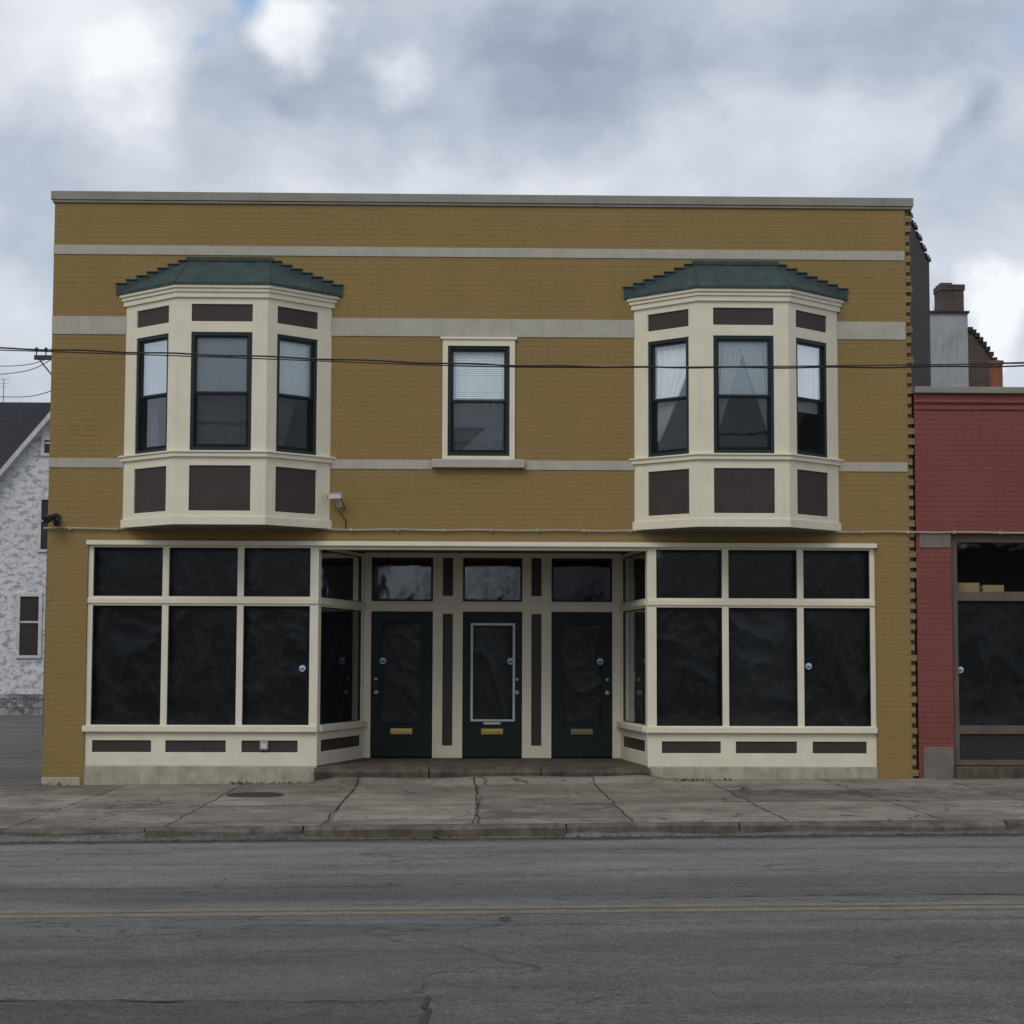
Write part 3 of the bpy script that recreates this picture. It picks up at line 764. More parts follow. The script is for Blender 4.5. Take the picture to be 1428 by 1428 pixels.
for q in range(3):
    a0, a1 = cuts[q]+.006, cuts[q+1]-.006; N_ = 14
    hz = zfl-.003-random.uniform(0.004, .014)
    fa = [(a0+(a1-a0)*i/N_, -0.10+random.uniform(-.03, .02)) for i in range(N_+1)]
    for i in range(N_):
        (xa, ya), (xb, yb) = fa[i], fa[i+1]
        ea, eb = .012+.025*abs(math.sin(xa*5.3)), .012+.025*abs(math.sin(xb*5.3))
        fl.quad((xa, ya, hz-ea), (xb, yb, hz-eb), (xb, .13, hz), (xa, .13, hz))
        fl.quad((xa, ya, hz-ea), (xa, ya-.02, hz-.07), (xb, yb-.02, hz-.07), (xb, yb, hz-eb))
        fl.quad((xa, ya-.02, hz-.07), (xa, ya+.02, gz(xa)-.05), (xb, yb+.02, gz(xb)-.05), (xb, yb-.02, hz-.07))
    fl.quad((a0, fa[0][1], hz-.02), (a0, .13, hz), (a0, .13, -.3), (a0, fa[0][1], -.3)); fl.quad((a1, fa[-1][1], hz-.02), (a1, .13, hz), (a1, .13, -.3), (a1, fa[-1][1], -.3))
fl.prism([(oR-.0, 0.135), (iR+.3, RDp+.3), (iL-.3, RDp+.3), (oL+.0, 0.135)], gz(XL)-.1, zfl-.005)
add('entrance_step', fl, 'stoop', BLD, 0, keep=True, label='worn chipped concrete step of the recessed entrance')
# low patched apron in front of the step
mb = MB(); N_ = 40; xa0, xa1 = oL-.25, oR+.45; rows = []
for i in range(N_+1):
    xx = xa0+(xa1-xa0)*i/N_; e_ = min(1, min(i, N_-i)/4.0)
    tz = gz(xx)+(.075+.01*math.sin(xx*3))*e_+.002
    rows.append([(xx, -.05, tz), (xx, -.42+.05*math.sin(xx*4.1)+random.uniform(-.02, .02), tz-.008*e_), (xx, -.56+.07*math.sin(xx*4.1)+random.uniform(-.03, .03), gz(xx)-.01)])
for r0_, r1_ in zip(rows[:-1], rows[1:]):
    for k in range(2): mb.quad(r0_[k], r0_[k+1], r1_[k+1], r1_[k])
add('concrete_apron', mb, 'walk', BLD, keep=True, label='low patched concrete apron before the entrance step')
mb = MB().box(oL-.3, oR+.3, -RDp-.3, -0.145, zcl+0.0, zcl+.12)
add('entrance_ceiling', mb, 'soffit', BLD)
XI = lambda p, r=950: FX(p, r, RDp)
ZI = lambda r: FZ(686, r, RDp)
fr = Fr((0, RDp), (1, 0))
d1, d2, d3 = (XI(517), XI(603)), (XI(645), XI(728)), (XI(769), XI(854))
b1, b2 = (XI(617), XI(631)), (XI(741), XI(755))
tz1, tz0, dz1, dz0 = ZI(778), ZI(839), ZI(853), zfl
hs = []
for d in (d1, d2, d3): hs += [(d[0]+.0, d[1], tz0, tz1), (d[0], d[1], -1, dz1)]
for b in (b1, b2): hs += [(b[0], b[1], ZI(831), tz1), (b[0], b[1], ZI(1040), ZI(856))]
mb = MB().grid(iL-.02, iR+.02, zfl-.002, zcl-.002, hs, 0, 0.12, fr)
ent = add('entrance_frame', mb, 'cream', BLD, 0.005, label='cream door surround with narrow dark brown panels')
mb = MB()
for b in (b1, b2):
    mb.box(b[0]+.001, b[1]-.001, -.07, -.025, ZI(831)+.001, tz1-.001, fr); mb.box(b[0]+.001, b[1]-.001, -.07, -.025, ZI(1040)+.001, ZI(856)-.001, fr)
add('panel', mb, 'brown', ent, 0.003)
mb = MB(); mb.box(iL+.02, iR-.02, 0, .02, dz1+.03, tz0-.035, fr)
add('transom_rail', mb, 'cream', ent, 0.004)
mb = MB(); g = MB(); g2 = MB()
for di, d in enumerate((d1, d2, d3)):
    mb.grid(d[0]+.001, d[1]-.001, tz0+.001, tz1-.001, [(d[0]+.03, d[1]-.03, tz0+.03, tz1-.03)], -.03, .05, fr)
    (g2 if di == 2 else g).quad(fr(d[0]+.02, -.06, tz0+.02), fr(d[1]-.02, -.06, tz0+.02), fr(d[1]-.02, -.06, tz1-.02), fr(d[0]+.02, -.06, tz1-.02))
add('transom_window', mb, 'sash', ent, 0.002)
add('storefront_pane', g, 'glassup', ent); add('storefront_pane', g2, 'glassdim', ent)
for di, (d, kn) in enumerate(((d1, FX(524, 966, RDp)), (d2, FX(721, 966, RDp)), (d3, FX(847, 966, RDp)))):
    a, b = d[0]+.006, d[1]-.006
    ga, gb, g0, g1 = a+.15, b-.15, ZI(1008), ZI(868)
    mb = MB().grid(a, b, zfl+.012, dz1-.006, [(ga, gb, g0, g1)], -.03, .045, fr)
    dr = add('door', mb, 'door', BLD, 0.004, label=('dark green door with pale tape around its glass' if di == 1 else 'dark green door with a brass mail slot'))
    mb = MB().grid(ga-.03, gb+.03, g0-.03, g1+.03, [(ga+.008, gb-.008, g0+.008, g1-.008)], -.018, .014, fr)
    add('glazing_bead', mb, 'door', dr, 0.003)
    g = MB(); g.quad(fr(ga-.01, -.05, g0-.01), fr(gb+.01, -.05, g0-.01), fr(gb+.01, -.05, g1+.01), fr(ga-.01, -.05, g1+.01))
    add('window_pane', g, 'glassdim', dr)
    SD[0] += 5.1
    add('black_plastic_sheeting', plastic_sheet(fr, ga-.03, gb+.03, g0-.03, g1+.03, -.12, SD[0], .7, 45), 'sheet', dr, smooth=True)
    mc = (a+b)/2
    zz = ZI(1020)
    mb = MB().box(mc-.165, mc+.165, -.03, -.012, zz-.045, zz+.04, fr); mb.box(mc-.13, mc+.13, -.012, -.004, zz-.02, zz+.02, fr)
    add('mail_slot', mb, 'brass' if di < 2 else 'brassold', dr, 0.005)
    kz = ZI(966); mb = MB()
    mb.tube([fr(kn, -.03, kz), fr(kn, -.015, kz), fr(kn, .015, kz), fr(kn, .022, kz), fr(kn, .045, kz), fr(kn, .055, kz)], [.04, .035, .013, .03, .034, .015], 12)
    add('doorknob', mb, 'metal', dr)
    mb = MB().tube([fr(kn, -.03, kz+.2), fr(kn, -.012, kz+.2)], .022, 12)
    add('lock', mb, 'metal', dr)
    if di == 1:
        ta, tb, t0, t1 = a+.115, b-.10, ZI(1006), ZI(869)
        mb = MB().grid(ta, tb, t0, t1, [(ta+.035, tb-.035, t0+.03, t1-.035)], -.0145, .003, fr)
        add('tape_border', mb, 'tape', dr)
        mb = MB().box(mc-.13, mc+.13, -.03, -.0165, t0-.045, t0-.012, fr)
        add('tape_strip', mb, 'tape', dr)
    sx = (FX(534, 919, RDp), FX(712, 925, RDp), FX(837, 925, RDp))[di]; sticker(fr, sx, -.011, ZI(922), dr, .05)
zco = FZ(674, 739.5)
mb = MB(); pts = []
for i in range(60):
    xx = XL-.05+(12.5-XL)*i/59; pts.append((xx, -0.03, zco+0.006*math.sin(i*1.7)))
mb.tube(pts, 0.012, 6)
for i in range(0, 26): mb.box(XL+.3+i*.65, XL+.33+i*.65, 0.0, 0.05, zco-.022, zco+.022)
add('conduit', mb, 'conduitm', BLD)

# ------------------------------------------------------------------ fixtures
cxx, czz = FX(470, 700), FZ(470, 697)
sc_ = root('security_camera', (cxx, -.01, czz-.1), 'small white security camera bracketed to the yellow brick wall', 'security camera')
F2 = Fr((cxx, -0.17), (0.9, -0.35))
mb = MB().box(-.11, .08, -.035, .035, czz+.0, czz+.07, F2); mb.box(-.13, .09, -.045, .045, czz+.0705, czz+.08, F2)
add('housing', mb, 'whitepl', sc_, 0.006)
mb = MB().tube([F2(-.11, 0, czz+.035), F2(-.125, 0, czz+.035)], .026, 12)
add('lens', mb, 'blackplastic', sc_)
mb = MB().tube([(cxx, -.17, czz), (cxx+.02, -.13, czz-.06), (cxx+.03, -.005, czz-.07)], .012, 8)
mb.tube([(cxx+.03, -.02, czz-.07), (cxx+.03, -.003, czz-.07)], .04, 12)
add('bracket', mb, 'metal', sc_)
mb = MB().tube([(cxx+.05, -.17, czz+.02), (cxx+.10, -.12, czz-.06), (cxx+.11, -.05, czz-.14), (cxx+.03, -.03, czz-.16), (cxx+.13, -.02, czz-.3), (cxx+.12, -.015, zco+.01)], .007, 6)
add('cable', mb, 'black', sc_)
lx, lz = FX(79, 722), FZ(79, 722)
fl_ = root('floodlight', (lx, 0, lz), 'small black twin floodlight fixed at the building corner', 'outdoor light')
mb = MB().tube([(lx, -.003, lz), (lx, -.05, lz)], .06, 12)
mb.tube([(lx, -.05, lz), (lx-.06, -.14, lz-.02)], .015, 8)
add('base', mb, 'blackplastic', fl_)
mb = MB().tube([(lx-.02, -.10, lz+.01), (lx-.07, -.20, lz-.03), (lx-.09, -.24, lz-.05)], [.03, .055, .06], 12)
add('lamp_head', mb, 'blackplastic', fl_)
mb = MB().tube([(lx+.03, -.08, lz-.02), (lx+.04, -.16, lz-.07), (lx+.045, -.2, lz-.09)], [.025, .045, .05], 12)
add('lamp_head', mb, 'blackplastic', fl_)
ox, oz = FX(368, 1040), FZ(368, 1040)
ob = root('outlet_box', (ox, 0.03, oz), 'small grey weatherproof outlet box on the shopfront base', 'outlet box')
mb = MB().box(ox-.06, ox+.06, -.052, .0, oz-.06, oz+.06); add('box', mb, 'metal', ob, 0.006)
mb = MB().box(ox-.04, ox+.04, .001, .012, oz-.04, oz+.035); add('cover', mb, 'whitepl', ob, 0.003)

# ------------------------------------------------------------------ red building
RB = root('red_brick_building', (9.5, 0, gz(9)), 'single storey red painted brick shop with brown framed windows', 'building')
r0, r1 = XR+.012, 13.0
rt = FZ(1350, 549); rtc = FZ(1350, 540)
q0 = FX(1328, 900); q1 = 12.2
qz1 = FZ(1370, 745); qz0 = gz(8)-0.2
mb = MB().grid(r0, r1, gz(6)-.2, rt, [(q0, q1, qz0-1, qz1)], 0.0, 0.3)
mb.box(r1-.3, r1, -12, -.302, 0, rt-.3); mb.box(r0+1.2, r1-.302, -12, -11.7, 0, rt-.3)
add('wall', mb, 'red', RB, keep=True)
mb = MB()
for dz, pr in ((.08, .03), (.18, .018)): mb.box(r0+.0, r1, -.0, pr, rt-dz-.05, rt-dz)
add('corbel', mb, 'red', RB, keep=True)
mb = MB().box(r0-.0, r1+.04, -.36, .06, rt+.001, rtc); add('coping', mb, 'cap', RB, .008)
mb = MB().box(r0+.02, r1-.31, -11.6, -.31, rt-.5, rt-.4); add('roof', mb, 'darkpanel', RB)
mb = MB().box(r0+.04, q0, -.02, .015, FZ(1300, 764), FZ(1300, 743)); add('lintel', mb, 'redtrim', RB, .006)
mb = MB().box(r0+.06, q0-.005, -.02, .025, gz(6)-.1, FZ(1305, 1042)); add('plinth', mb, 'redtrim', RB, .006)
zz = lambda p: FZ(1380, p)
cols = []; a = FX(1338, 900)
while a < q1-.4:
    b = min(a+1.65, q1-.08); cols.append((a, b)); a = b+.09
hs = [(c[0], c[1], zz(825), zz(756)) for c in cols]+[(c[0], c[1], zz(1012), zz(838)) for c in cols]+[(c[0], c[1], zz(1060), zz(1024)) for c in cols]
mb = MB().grid(q0+.002, q1-.002, zz(1068), qz1-.003, hs, -.06, .1)
sf = add('storefront_window', mb, 'brownframe', RB, .005)
g = MB(); pn = MB()
for c in cols:
    for z0, z1 in ((zz(825), zz(756)), (zz(1012), zz(838))):
        g.quad((c[0]-.01, .11, z0-.01), (c[1]+.01, .11, z0-.01), (c[1]+.01, .11, z1+.01), (c[0]-.01, .11, z1+.01))
    pn.box(c[0], c[1], -.15, -.09, zz(1060), zz(1024))
add('storefront_pane', g, 'glass', sf); add('panel', pn, 'darkpanel', sf, .003)
add('black_plastic_sheeting', plastic_sheet(WALL, q0+.05, q1-.05, zz(1014), zz(829), -.22, 91.0, 1.0, 22), 'sheet', sf, smooth=True)
sticker(WALL, FX(1342, 934), -.10, FZ(1342, 934), sf)
mb = MB().box(q0+.1, q0+.45, -.5, -.2, zz(826), zz(812)); mb.box(q0+.5, q0+.8, -.45, -.2, zz(826), zz(815)); add('cardboard_box', mb, 'cardboard', sf, .004)
mb = MB().box(q0, q1, -3, -2.9, 0, rt-.6); add('interior_wall', mb, 'interior', RB)
mb = MB().box(q0, q1, -2.88, -.3, zz(828)-.05, zz(828)-.02); add('interior_shelf', mb, 'interior', RB)
mb = MB().box(q0-.0, q1, -.3, .22, gz(6)-.1, zz(1069)); add('entrance_step', mb, 'stoop', RB, .012)

# ------------------------------------------------------------------ rear building
RY = 12.0
GX = lambda p, r=480: FX(p, r, RY)
GZ_ = lambda r, p=1330: FZ(p, r, RY)
HB = root('rear_house', (GX(1330), RY, 0), 'grey stuccoed house with a brick chimney behind the red shop', 'house')
mb = MB().box(GX(1270), GX(1350), -RY-6, -RY, 0, GZ_(437)); add('wall', mb, 'greywall', HB, keep=True)
mb = MB().box(GX(1268), GX(1352), -RY-6, -RY+.05, GZ_(437)+.001, GZ_(434)); add('roof', mb, 'darkpanel', HB)
mb = MB(); st = 8
for i in range(st):
    pa, pb = 1350+38*i/st, 1350+38*(i+1)/st
    mb.box(GX(pa)+.001, GX(pb), -RY-4, -RY-.02, 0, GZ_(462+50*(i/st)**1.3))
add('wing_wall', mb, 'oldbrick', HB, keep=True, label='brown brick wing with stepped raking top')
mb = MB()
for i in range(st):
    pa, pb = 1350+38*i/st, 1350+38*(i+1)/st; zq = GZ_(462+50*(i/st)**1.3)
    mb.box(GX(pa), GX(pb)+.03, -RY-4.02, -RY+.03, zq+.001, zq+.09)
add('coping', mb, 'darkpanel', HB)
mb = MB().box(GX(1313), GX(1346), -RY-.55, -RY-.05, GZ_(440), GZ_(404))
mb.box(GX(1312), GX(1347.5), -RY-.57, -RY-.03, GZ_(404)+.001, GZ_(396)); mb.box(GX(1314), GX(1330), -RY-.5, -RY-.06, GZ_(396)+.001, GZ_(393.5))
add('chimney', mb, 'oldbrick', HB, keep=True)
mb = MB().tube([(GX(1379), RY-.5, GZ_(560)), (GX(1379), RY-.5, GZ_(513))], .13, 14); mb.tube([(GX(1379), RY-.5, GZ_(513)), (GX(1379), RY-.5, GZ_(509))], .16, 14)
add('chimney_pot', mb, 'terra', HB, label='terracotta flue pot')

# ------------------------------------------------------------------ white house
HY = 40.0
HX = lambda p, r=750: FX(p, r, HY)
HZ = lambda r, p=40: FZ(p, r, HY)
WH = root('shingled_house', (HX(60), HY, gz(-20)), 'old white shingled house with peeling paint and dark gabled roof', 'house')
ax = HX(92); ex = HX(-45); exr = 2*ax-ex; az = HZ(553); ez = az-(HZ(575)-HZ(665))/(HX(75)-HX(0))*(ax-ex)
rz_ = FZ(30, 561, HY+7)
fz_ = HZ(968)
mb = MB()
mb.quad((ex, HY, fz_), (exr, HY, fz_), (exr, HY, ez), (ax, HY, az), (ex, HY, ez))
mb.quad((ex, HY, fz_), (ex, HY+3, fz_), (ex, HY+3, ez), (ex, HY, ez)); mb.quad((exr, HY, fz_), (exr, HY+3, fz_), (exr, HY+3, ez), (exr, HY, ez))
mx0 = ex-9
mb.box(mx0, exr, -HY-11, -HY-3, fz_, ez)
mb.quad((mx0, HY+3, ez), (mx0, HY+11, ez), (mx0, HY+7, rz_-.05)); mb.quad((exr, HY+3, ez), (exr, HY+11, ez), (exr, HY+7, rz_-.05))
add('wall', mb, 'white_sh', WH, keep=True)
mb = MB(); o = .35; sl = (az-ez)/(ax-ex)
for sx in (-1, 1):
    e = ax+sx*(ax-ex+o); zz_ = ez-o*sl
    mb.quad((ax, HY-o, az+.15), (e, HY-o, zz_+.15), (e, HY+7, zz_+.15), (ax, HY+7, az+.15))
mb.quad((mx0-.4, HY+2.5, ez-.15), (exr+.4, HY+2.5, ez-.15), (exr+.4, HY+7, rz_), (mx0-.4, HY+7, rz_))
mb.quad((mx0-.4, HY+11.5, ez-.15), (exr+.4, HY+11.5, ez-.15), (exr+.4, HY+7, rz_), (mx0-.4, HY+7, rz_))
add('roof', mb, 'shingle', WH, keep=True)
mb = MB()
for sx in (-1, 1):
    e = ax+sx*(ax-ex+o); zz_ = ez-o*sl
    mb.quad((ax, HY-o, az-.1), (e, HY-o, zz_-.1), (e, HY-o, zz_+.14), (ax, HY-o, az+.14))
    mb.quad((ax, HY-o, az-.1), (e, HY-o, zz_-.1), (e, HY, zz_-.1), (ax, HY, az-.1))
add('rake_board', mb, 'trimw', WH)
mb = MB().box(mx0+.1, exr-.1, -HY-10.9, -HY+.12, gz(-20)-.3, fz_-.001); add('foundation', mb, 'rubble', WH, keep=True)
def hwin(p0, p1, r1, r0, board=False):
    a, b, z0, z1 = HX(p0, r0), HX(p1, r0), HZ(r0), HZ(r1)
    f = Fr((0, HY), (1, 0))
    mb = MB().grid(a-.12, b+.12, z0-.1, z1+.15, [(a, b, z0, z1)], .07, .1, f); mb.box(a+.001, b-.001, -.01, .03, (z0+z1)/2+.1, (z0+z1)/2+.17, f)
    w = add('window', mb, 'trimw', WH, .01)
    mb = MB().box(a, b, .005, .02, z0, z1, f); add('window_pane', mb, 'darkpanel' if not board else 'flank', w)
hwin(27, 53, 832, 914, True); hwin(57, 70, 697, 766); hwin(62, 73, 614, 632)
hwin(-80, -50, 832, 914)

# ------------------------------------------------------------------ pole, antenna, wires
PY = 20.0
px, pt = FX(77, 520, PY), FZ(73, 490, PY)
UP = root('utility_pole', (px, PY, gz(px)), 'wooden utility pole with a crossarm behind the yellow building', 'utility pole')
mb = MB().tube([(px, PY, gz(px)-.2), (px, PY, pt+.1)], [.12, .085], 12); add('pole', mb, 'pole', UP)
mb = MB(); a = FX(50, 492, PY); zb = FZ(50, 494, PY)
mb.box(a, px+1.3, -PY+.1, -PY+.2, zb-.16, zb-.05)
mb.tube([(px-.4, PY-.2, zb-.1), (px, PY-.12, zb-.6)], .02, 6)
add('crossarm', mb, 'pole', UP, .01)
for dx in (.05, .28, .45):
    mb = MB().tube([(a+dx, PY-.15, zb-.05), (a+dx, PY-.15, zb+.04), (a+dx, PY-.15, zb+.05), (a+dx, PY-.15, zb+.14)], [.015, .015, .05, .035], 10); add('insulator', mb, 'blackplastic', UP)
def wire(pts, r, label, group=None, wig=0.0, segs=60):
    P = [Vector(p) for p in pts]; out = []
    for k in range(len(P)-1):
        p0, p1, p2, p3 = P[max(k-1, 0)], P[k], P[k+1], P[min(k+2, len(P)-1)]
        for i in range(segs//(len(P)-1)):
            t = i/(segs//(len(P)-1))
            q = 0.5*((2*p1)+(-p0+p2)*t+(2*p0-5*p1+4*p2-p3)*t*t+(-p0+3*p1-3*p2+p3)*t**3)
            q.z += wig*math.sin(len(out)*.9)*0.5; out.append(q)
    out.append(P[-1])
    return add('utility_cable', MB().tube(out, r, 6), 'black', None, smooth=True, label=label, cat='cable', group=group)
wy = -4.0
def wp(p, r, dz=0): return (FX(p, r, wy), wy, FZ(p, r, wy)+dz)
wire([wp(-500, 474), wp(-60, 484), wp(300, 495), wp(700, 509), wp(1050, 512.5), wp(1480, 509), wp(1950, 494)], 0.010, 'black utility cable strung along the street before the facade', 'cables along the street', 0.012, 120)
wire([wp(-500, 476), wp(-60, 486.5), wp(300, 498), wp(700, 511.5), wp(1050, 511), wp(1480, 505.5), wp(1950, 492)], 0.007, 'thin black utility cable strung along the street before the facade', 'cables along the street', 0.0, 120)
for rr, r2 in ((516, 497), (531, 500), (556, 545)):
    wire([(px, PY-.1, FZ(73, r2, PY)), (FX(30, (rr+r2)/2+5, 30), 30, FZ(30, (rr+r2)/2+3, 30)), (FX(-60, rr, 39), 39, FZ(-60, rr-5, 39))], .012, 'thin black cable running from the pole over the white house', 'cables from the pole')
wire([(FX(1290, 500, 16), 16, FZ(1290, 502, 16)), (FX(1390, 505, 16), 16, FZ(1390, 506, 16)), (FX(1560, 500, 16), 16, FZ(1560, 500, 16))], .01, 'thin black cable above the red building', None)
axx = FX(5, 540, HY+7)
AN = root('roof_antenna', (axx, HY+7, rz_), 'thin metal television antenna on the house roof', 'antenna')
zA = FZ(5, 528, HY+7); mb = MB().tube([(axx, HY+7, rz_-.1), (axx, HY+7, zA)], .025, 6); add('mast', mb, 'metal', AN)
mb = MB()
for i, w in enumerate((.25, .2, .15)): mb.tube([(axx-w, HY+7, zA-.02-.15*i), (axx+w, HY+7, zA-.02-.15*i)], .015, 5)
add('element', mb, 'metal', AN)

TREE_LABEL = 'leafless tree with fine twigs standing behind the buildings'
def bare_tree(tx, TY, h, spread, seed):
    random.seed(seed)
    T = root('bare_tree', (tx, TY, gz(tx)), TREE_LABEL, 'tree', 'bare trees')
    tr = MB(); tw = MB()
    def branch(p, d, L, r, lev):
        pts = [p]; q = Vector(p); dd = Vector(d)
        for i in range(4):
            dd = (dd+Vector((random.uniform(-.18, .18), random.uniform(-.18, .18), random.uniform(-.05, .12)))).normalized(); q = q+dd*L/4; pts.append(q.copy())
        (tr if lev < 2 else tw).tube(pts, [r*(1-.12*i) for i in range(5)], 6 if lev < 2 else 4, cap=False)
        if lev >= 5: return
        for k in range(3 if lev else 5):
            i = random.choice((2, 3, 4)) if k else 4
            nd = (dd+Vector((random.uniform(-1, 1)*spread, random.uniform(-1, 1)*spread, random.uniform(-.1, .6)))).normalized()
            branch(pts[i], nd, L*random.uniform(.52, .66), r*.5, lev+1)
    branch(Vector((tx, TY, gz(tx)-.1)), Vector((0, 0, 1)), h*.42, h*.016, 0)
    add('trunk', tr, 'bark', T, smooth=True); tc_ = add('crown', tw, 'bark', T)
    return T, max(v.z for v in tw.v), tx
tx = FX(1298, 500, 24)
_n0 = set(bpy.data.objects)
T1, topz, _ = bare_tree(tx, 24.0, 12.0, .35, 5)
target = FZ(1300, 376, 24)
s_t = (target-gz(tx))/(topz-gz(tx)); T1.scale = (s_t*.7, s_t*.7, s_t)
src, _a, _b = bare_tree(-1.5, -52, 8.5, .8, 11)
for (bx, by, s) in ((2.0, -54, 1.1), (5.5, -51, .9), (-5, -55, 1.15)):
    c_ = src.copy(); c_.location = (bx, by, gz(bx)); c_.scale = (s, s, s); c_.rotation_euler = (0, 0, bx); col.objects.link(c_)
    for ch in list(src.children):
        k = ch.copy(); k.parent = c_; col.objects.link(k)
random.seed(21)
def across(x0, x1, h, mat, lab):  # unseen buildings, added so the shop glass mirrors dark walls
    B = root('added_brick_building', ((x0+x1)/2, -38, gz(0)), lab, 'building')
    f = Fr((x1, -38), (-1, 0)); W = x1-x0; hs = []; k = 0.8
    while k+2 < W: hs.append((k, k+2.0, .7, 2.6)); k += 2.7
    up = []; k = 1.2
    if h > 6:
        while k+1 < W: up.append((k, k+.9, 4.2, 5.6)); k += 2.4
    mb = MB().grid(0, W, -.3, h, hs+up, 0, .3, f); mb.box(0, W, -10, -9.7, -.3, h-.3, f); mb.box(0, .3, -9.69, -.301, -.3, h-.3, f); mb.box(W-.3, W, -9.69, -.301, -.3, h-.3, f)
    add('wall', mb, mat, B, keep=True)
    mb = MB().box(-.1, W+.1, -.4, .12, h+.001, h+.18, f); add('cornice', mb, 'cap', B, .01)
    mb = MB().box(.31, W-.31, -9.68, -.31, h-.5, h-.4, f); add('roof', mb, 'darkpanel', B)
    for q in hs+up:
        mb = MB().grid(q[0]+.001, q[1]-.001, q[2]+.001, q[3]-.001, [(q[0]+.08, q[1]-.08, q[2]+.08, q[3]-.08)], -.1, .08, f); w = add('window', mb, 'trimw', B)
        mb = MB().box(q[0]+.05, q[1]-.05, -.17, -.15, q[2]+.05, q[3]-.05, f); add('window_pane', mb, 'darkpanel', w)
across(-22, -3.6, 6.2, 'oldbrick', 'unseen two storey brown brick building across the street, added to darken window reflections')
across(-3.4, 6.3, 3.7, 'oldbrick', 'unseen low brown brick shop across the street, added to darken door reflections')  # fills the middle gap so the door glass reflects dark
across(6.5, 24, 5.6, 'oldbrick', 'unseen brown brick building with shop windows across the street, added to darken window reflections')

# ------------------------------------------------------------------ litter and weeds
lf = MB()
def leaf(x, y, s):
    a = random.uniform(0, 6.28); z = roadz(x, y)+.008
    c, d = math.cos(a)*s, math.sin(a)*s
    lf.quad((x-c, y-d, z), (x+d*.5, y-c*.5, z+s*.3), (x+c, y+d, z+s*.15), (x-d*.5, y+c*.5, z+s*.25))
for i in range(500):
    x = random.uniform(-9, 9); leaf(x, random.gauss(-7.2, .10), random.uniform(.01, .035))
for i in range(200): leaf(random.uniform(-8, 9), random.uniform(-6.7, -.65), random.uniform(.008, .025))
leaf(.24, -13.35, .05); leaf(.27, -13.32, .04)
add('fallen_leaves', lf, 'leaf', keep=True, kind='stuff')
wd = MB()
for (x, y, n_, s) in ((-3.05, -.1, 26, .06), (-2.5, -.05, 14, .05), (2.95, -.1, 30, .05), (-5.7, -.06, 14, .05), (3.4, -.08, 16, .04)):
    for i in range(n_):
        a = random.uniform(0, 6.28); bx, by = x+random.uniform(-.22, .22), y-random.uniform(0, .08); h = random.uniform(.3, 1)*s
        dx, dy = math.cos(a)*h*.9, math.sin(a)*h*.9; z = gz(bx)
        wd.quad((bx-.008, by, z), (bx+.008, by, z), (bx+dx*.7+.012, by+dy*.7, z+h*.7), (bx+dx, by+dy, z+h))
add('weeds', wd, 'weed', keep=True, kind='stuff')

# ------------------------------------------------------------------ world
w = bpy.data.worlds.new('World'); scene.world = w; w.use_nodes = True
nt = w.node_tree; nt.nodes.clear()
out = nt.nodes.new('ShaderNodeOutputWorld'); bg = nt.nodes.new('ShaderNodeBackground'); bg.inputs[1].default_value = 0.1
nt.links.new(bg.outputs[0], out.inputs[0])
SUN = Vector((-0.45, -0.75, 0.9)).normalized()  # camera-side direction, shared by the sky texture and the added fill
sky = nt.nodes.new('ShaderNodeTexSky'); sky.sky_type = 'NISHITA'; sky.sun_disc = False
sky.sun_elevation = math.asin(SUN.z); sky.sun_rotation = math.atan2(SUN.x, SUN.y)
tc = nt.nodes.new('ShaderNodeTexCoord')
dirv = tc.outputs['Generated']
mp = nt.nodes.new('ShaderNodeMapping'); mp.inputs['Scale'].default_value = (1, 1, 1.7); mp.inputs['Location'].default_value = (0.3, 0.1, 0.45)
mp.inputs['Rotation'].default_value = (0, 0.25, 0)
nt.links.new(dirv, mp.inputs[0])
dist = nt.nodes.new('ShaderNodeTexNoise'); dist.inputs['Scale'].default_value = 10; dist.inputs['Detail'].default_value = 6
nt.links.new(dirv, dist.inputs['Vector'])
wv = nt.nodes.new('ShaderNodeVectorMath'); wv.operation = 'MULTIPLY_ADD'; wv.inputs[1].default_value = (.09, .09, .09)
nt.links.new(dist.outputs['Color'], wv.inputs[0]); nt.links.new(mp.outputs[0], wv.inputs[2])
n1 = noise(nt, wv.outputs[0], 5.0, 8, 0.52)
n2 = noise(nt, wv.outputs[0], 15, 7, 0.55)
dv = nt.nodes.new('ShaderNodeVectorMath'); dv.operation = 'MULTIPLY_ADD'
nt.links.new(dist.outputs['Color'], dv.inputs[0]); dv.inputs[1].default_value = (.13, .13, .13)
dsub = nt.nodes.new('ShaderNodeVectorMath'); dsub.operation = 'SUBTRACT'; dsub.inputs[1].default_value = (.065, .065, .065)
nt.links.new(dirv, dsub.inputs[0]); nt.links.new(dsub.outputs[0], dv.inputs[2])
def blob(a, b, r, amt, zs=1.0, inner=0.0):
    c = sight(a, b).normalized()
    s = nt.nodes.new('ShaderNodeVectorMath'); s.operation = 'SUBTRACT'; nt.links.new(dv.outputs[0], s.inputs[0]); s.inputs[1].default_value = c
    m2 = nt.nodes.new('ShaderNodeVectorMath'); m2.operation = 'MULTIPLY'; nt.links.new(s.outputs[0], m2.inputs[0]); m2.inputs[1].default_value = (1, 1, zs)
    l = nt.nodes.new('ShaderNodeVectorMath'); l.operation = 'LENGTH'; nt.links.new(m2.outputs[0], l.inputs[0])
    mr = nt.nodes.new('ShaderNodeMapRange'); mr.interpolation_type = 'SMOOTHSTEP'
    nt.links.new(l.outputs['Value'], mr.inputs[0]); mr.inputs[1].default_value = r/2650.; mr.inputs[2].default_value = inner*r/2650.
    mr.inputs[3].default_value = 0.0; mr.inputs[4].default_value = amt
    return mr.outputs[0]
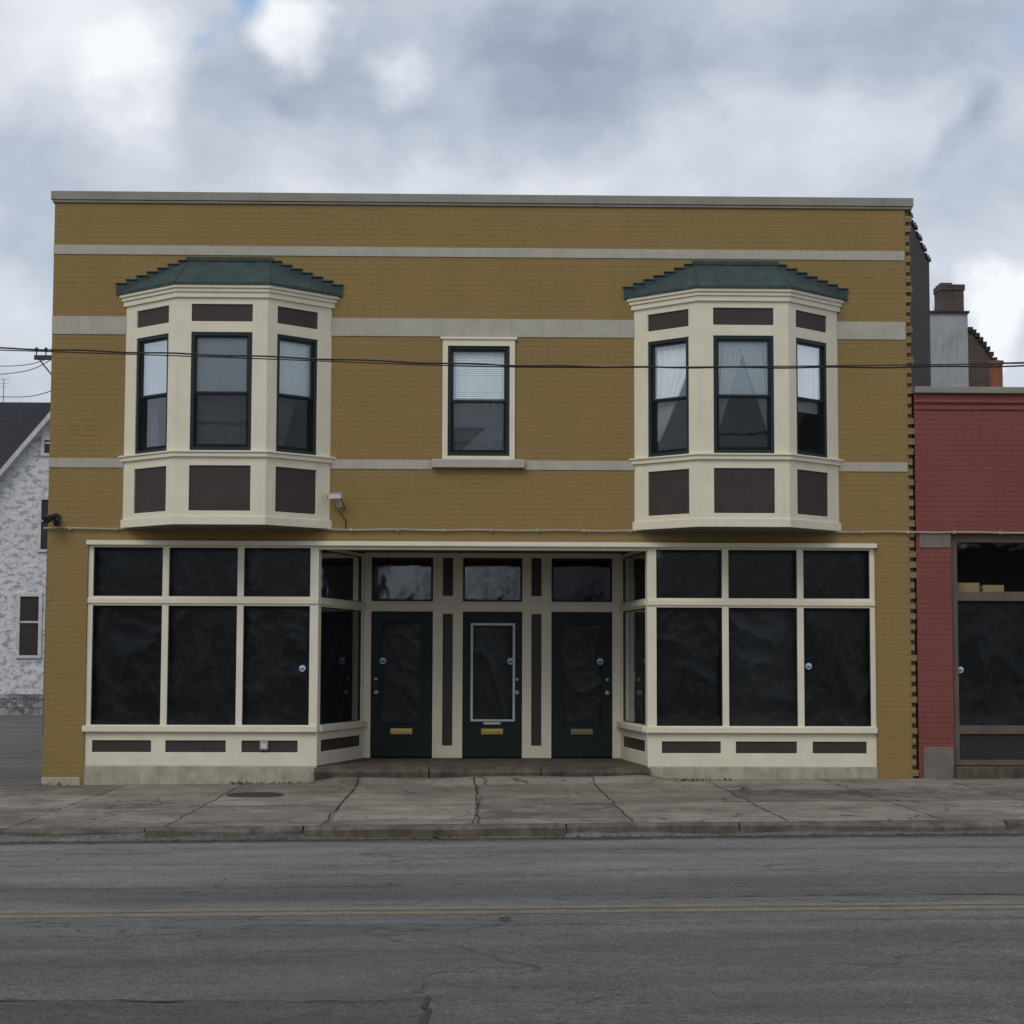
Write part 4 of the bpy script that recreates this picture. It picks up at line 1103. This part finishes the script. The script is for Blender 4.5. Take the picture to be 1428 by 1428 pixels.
val = mth(nt, 'ADD', mth(nt, 'MULTIPLY', mth(nt, 'SUBTRACT', n1, .5), 0.55), mth(nt, 'MULTIPLY', mth(nt, 'SUBTRACT', n2, .5), .42))
val = mth(nt, 'ADD', val, .62)
for bb in ((90, 40, 260, .24, 1.1), (215, 95, 120, .24, 1.2, .2), (450, 65, 110, .45, 1.1, .25), (40, 240, 200, -.12, 1.4), (400, 180, 230, -.18, 1.7), (640, 110, 300, -.20, 1.7, .2), (850, 50, 260, -.10, 1.6), (1250, 20, 330, -.14, 2.2), (700, 245, 420, .10, 3.5), (1120, 190, 240, .15, 1.6), (1395, 425, 95, .40, 1.3, .3), (1370, 185, 80, -.22, 1.0), (30, 400, 140, .14, 1.2)):
    val = mth(nt, 'ADD', val, blob(*bb))
cloud = ramp(nt, val, [(0.12, (.20, .235, .32, 1)), (0.36, (.31, .355, .455, 1)), (0.56, (.51, .555, .64, 1)), (0.76, (.72, .75, .81, 1)), (0.98, (.93, .95, .98, 1))])
cs = nt.nodes.new('ShaderNodeVectorMath'); cs.operation = 'SCALE'; cs.inputs['Scale'].default_value = 10.6
nt.links.new(cloud, cs.inputs[0])
bl = mth(nt, 'ADD', blob(395, 12, 75, 1.2, 1.2, .2), mth(nt, 'ADD', blob(330, 62, 55, .9), blob(1420, 12, 70, .5)))
bl = mth(nt, 'MULTIPLY', bl, ramp(nt, val, [(0.6, 0.9), (0.9, 0.0)]))
bl = mth(nt, 'MINIMUM', bl, 0.85)
c1 = mix(nt, bl, cs.outputs[0], (3.0, 4.6, 7.4, 1))
nt.links.new(mix(nt, 0.08, c1, sky.outputs[0]), bg.inputs[0])

sl_ = bpy.data.lights.new('facade_fill', 'SUN'); sl_.energy = 1.0; sl_.angle = math.radians(30); sl_.color = (1, .95, .87)  # soft fill added from the camera side to brighten the facade
so = bpy.data.objects.new('facade_fill', sl_); col.objects.link(so); so.rotation_euler = SUN.to_track_quat('Z', 'Y').to_euler()
so.location = (0, 0, 30)

# ------------------------------------------------------------------ camera
cd = bpy.data.cameras.new('camera'); cam = bpy.data.objects.new('camera', cd); col.objects.link(cam)
cd.sensor_width = 36; cd.sensor_fit = 'HORIZONTAL'; cd.lens = 36*FOC/1428; cd.clip_end = 3000; cd.clip_start = .1
c_, s_ = math.cos(ROLL), math.sin(ROLL)
Rr = c_*_R + s_*_U; Ur = -s_*_R + c_*_U
mat = Matrix((Rr, Ur, -_F)).transposed().to_4x4(); mat.translation = Vector((0, -DIST, EYE))
cam.matrix_world = mat
scene.camera = cam
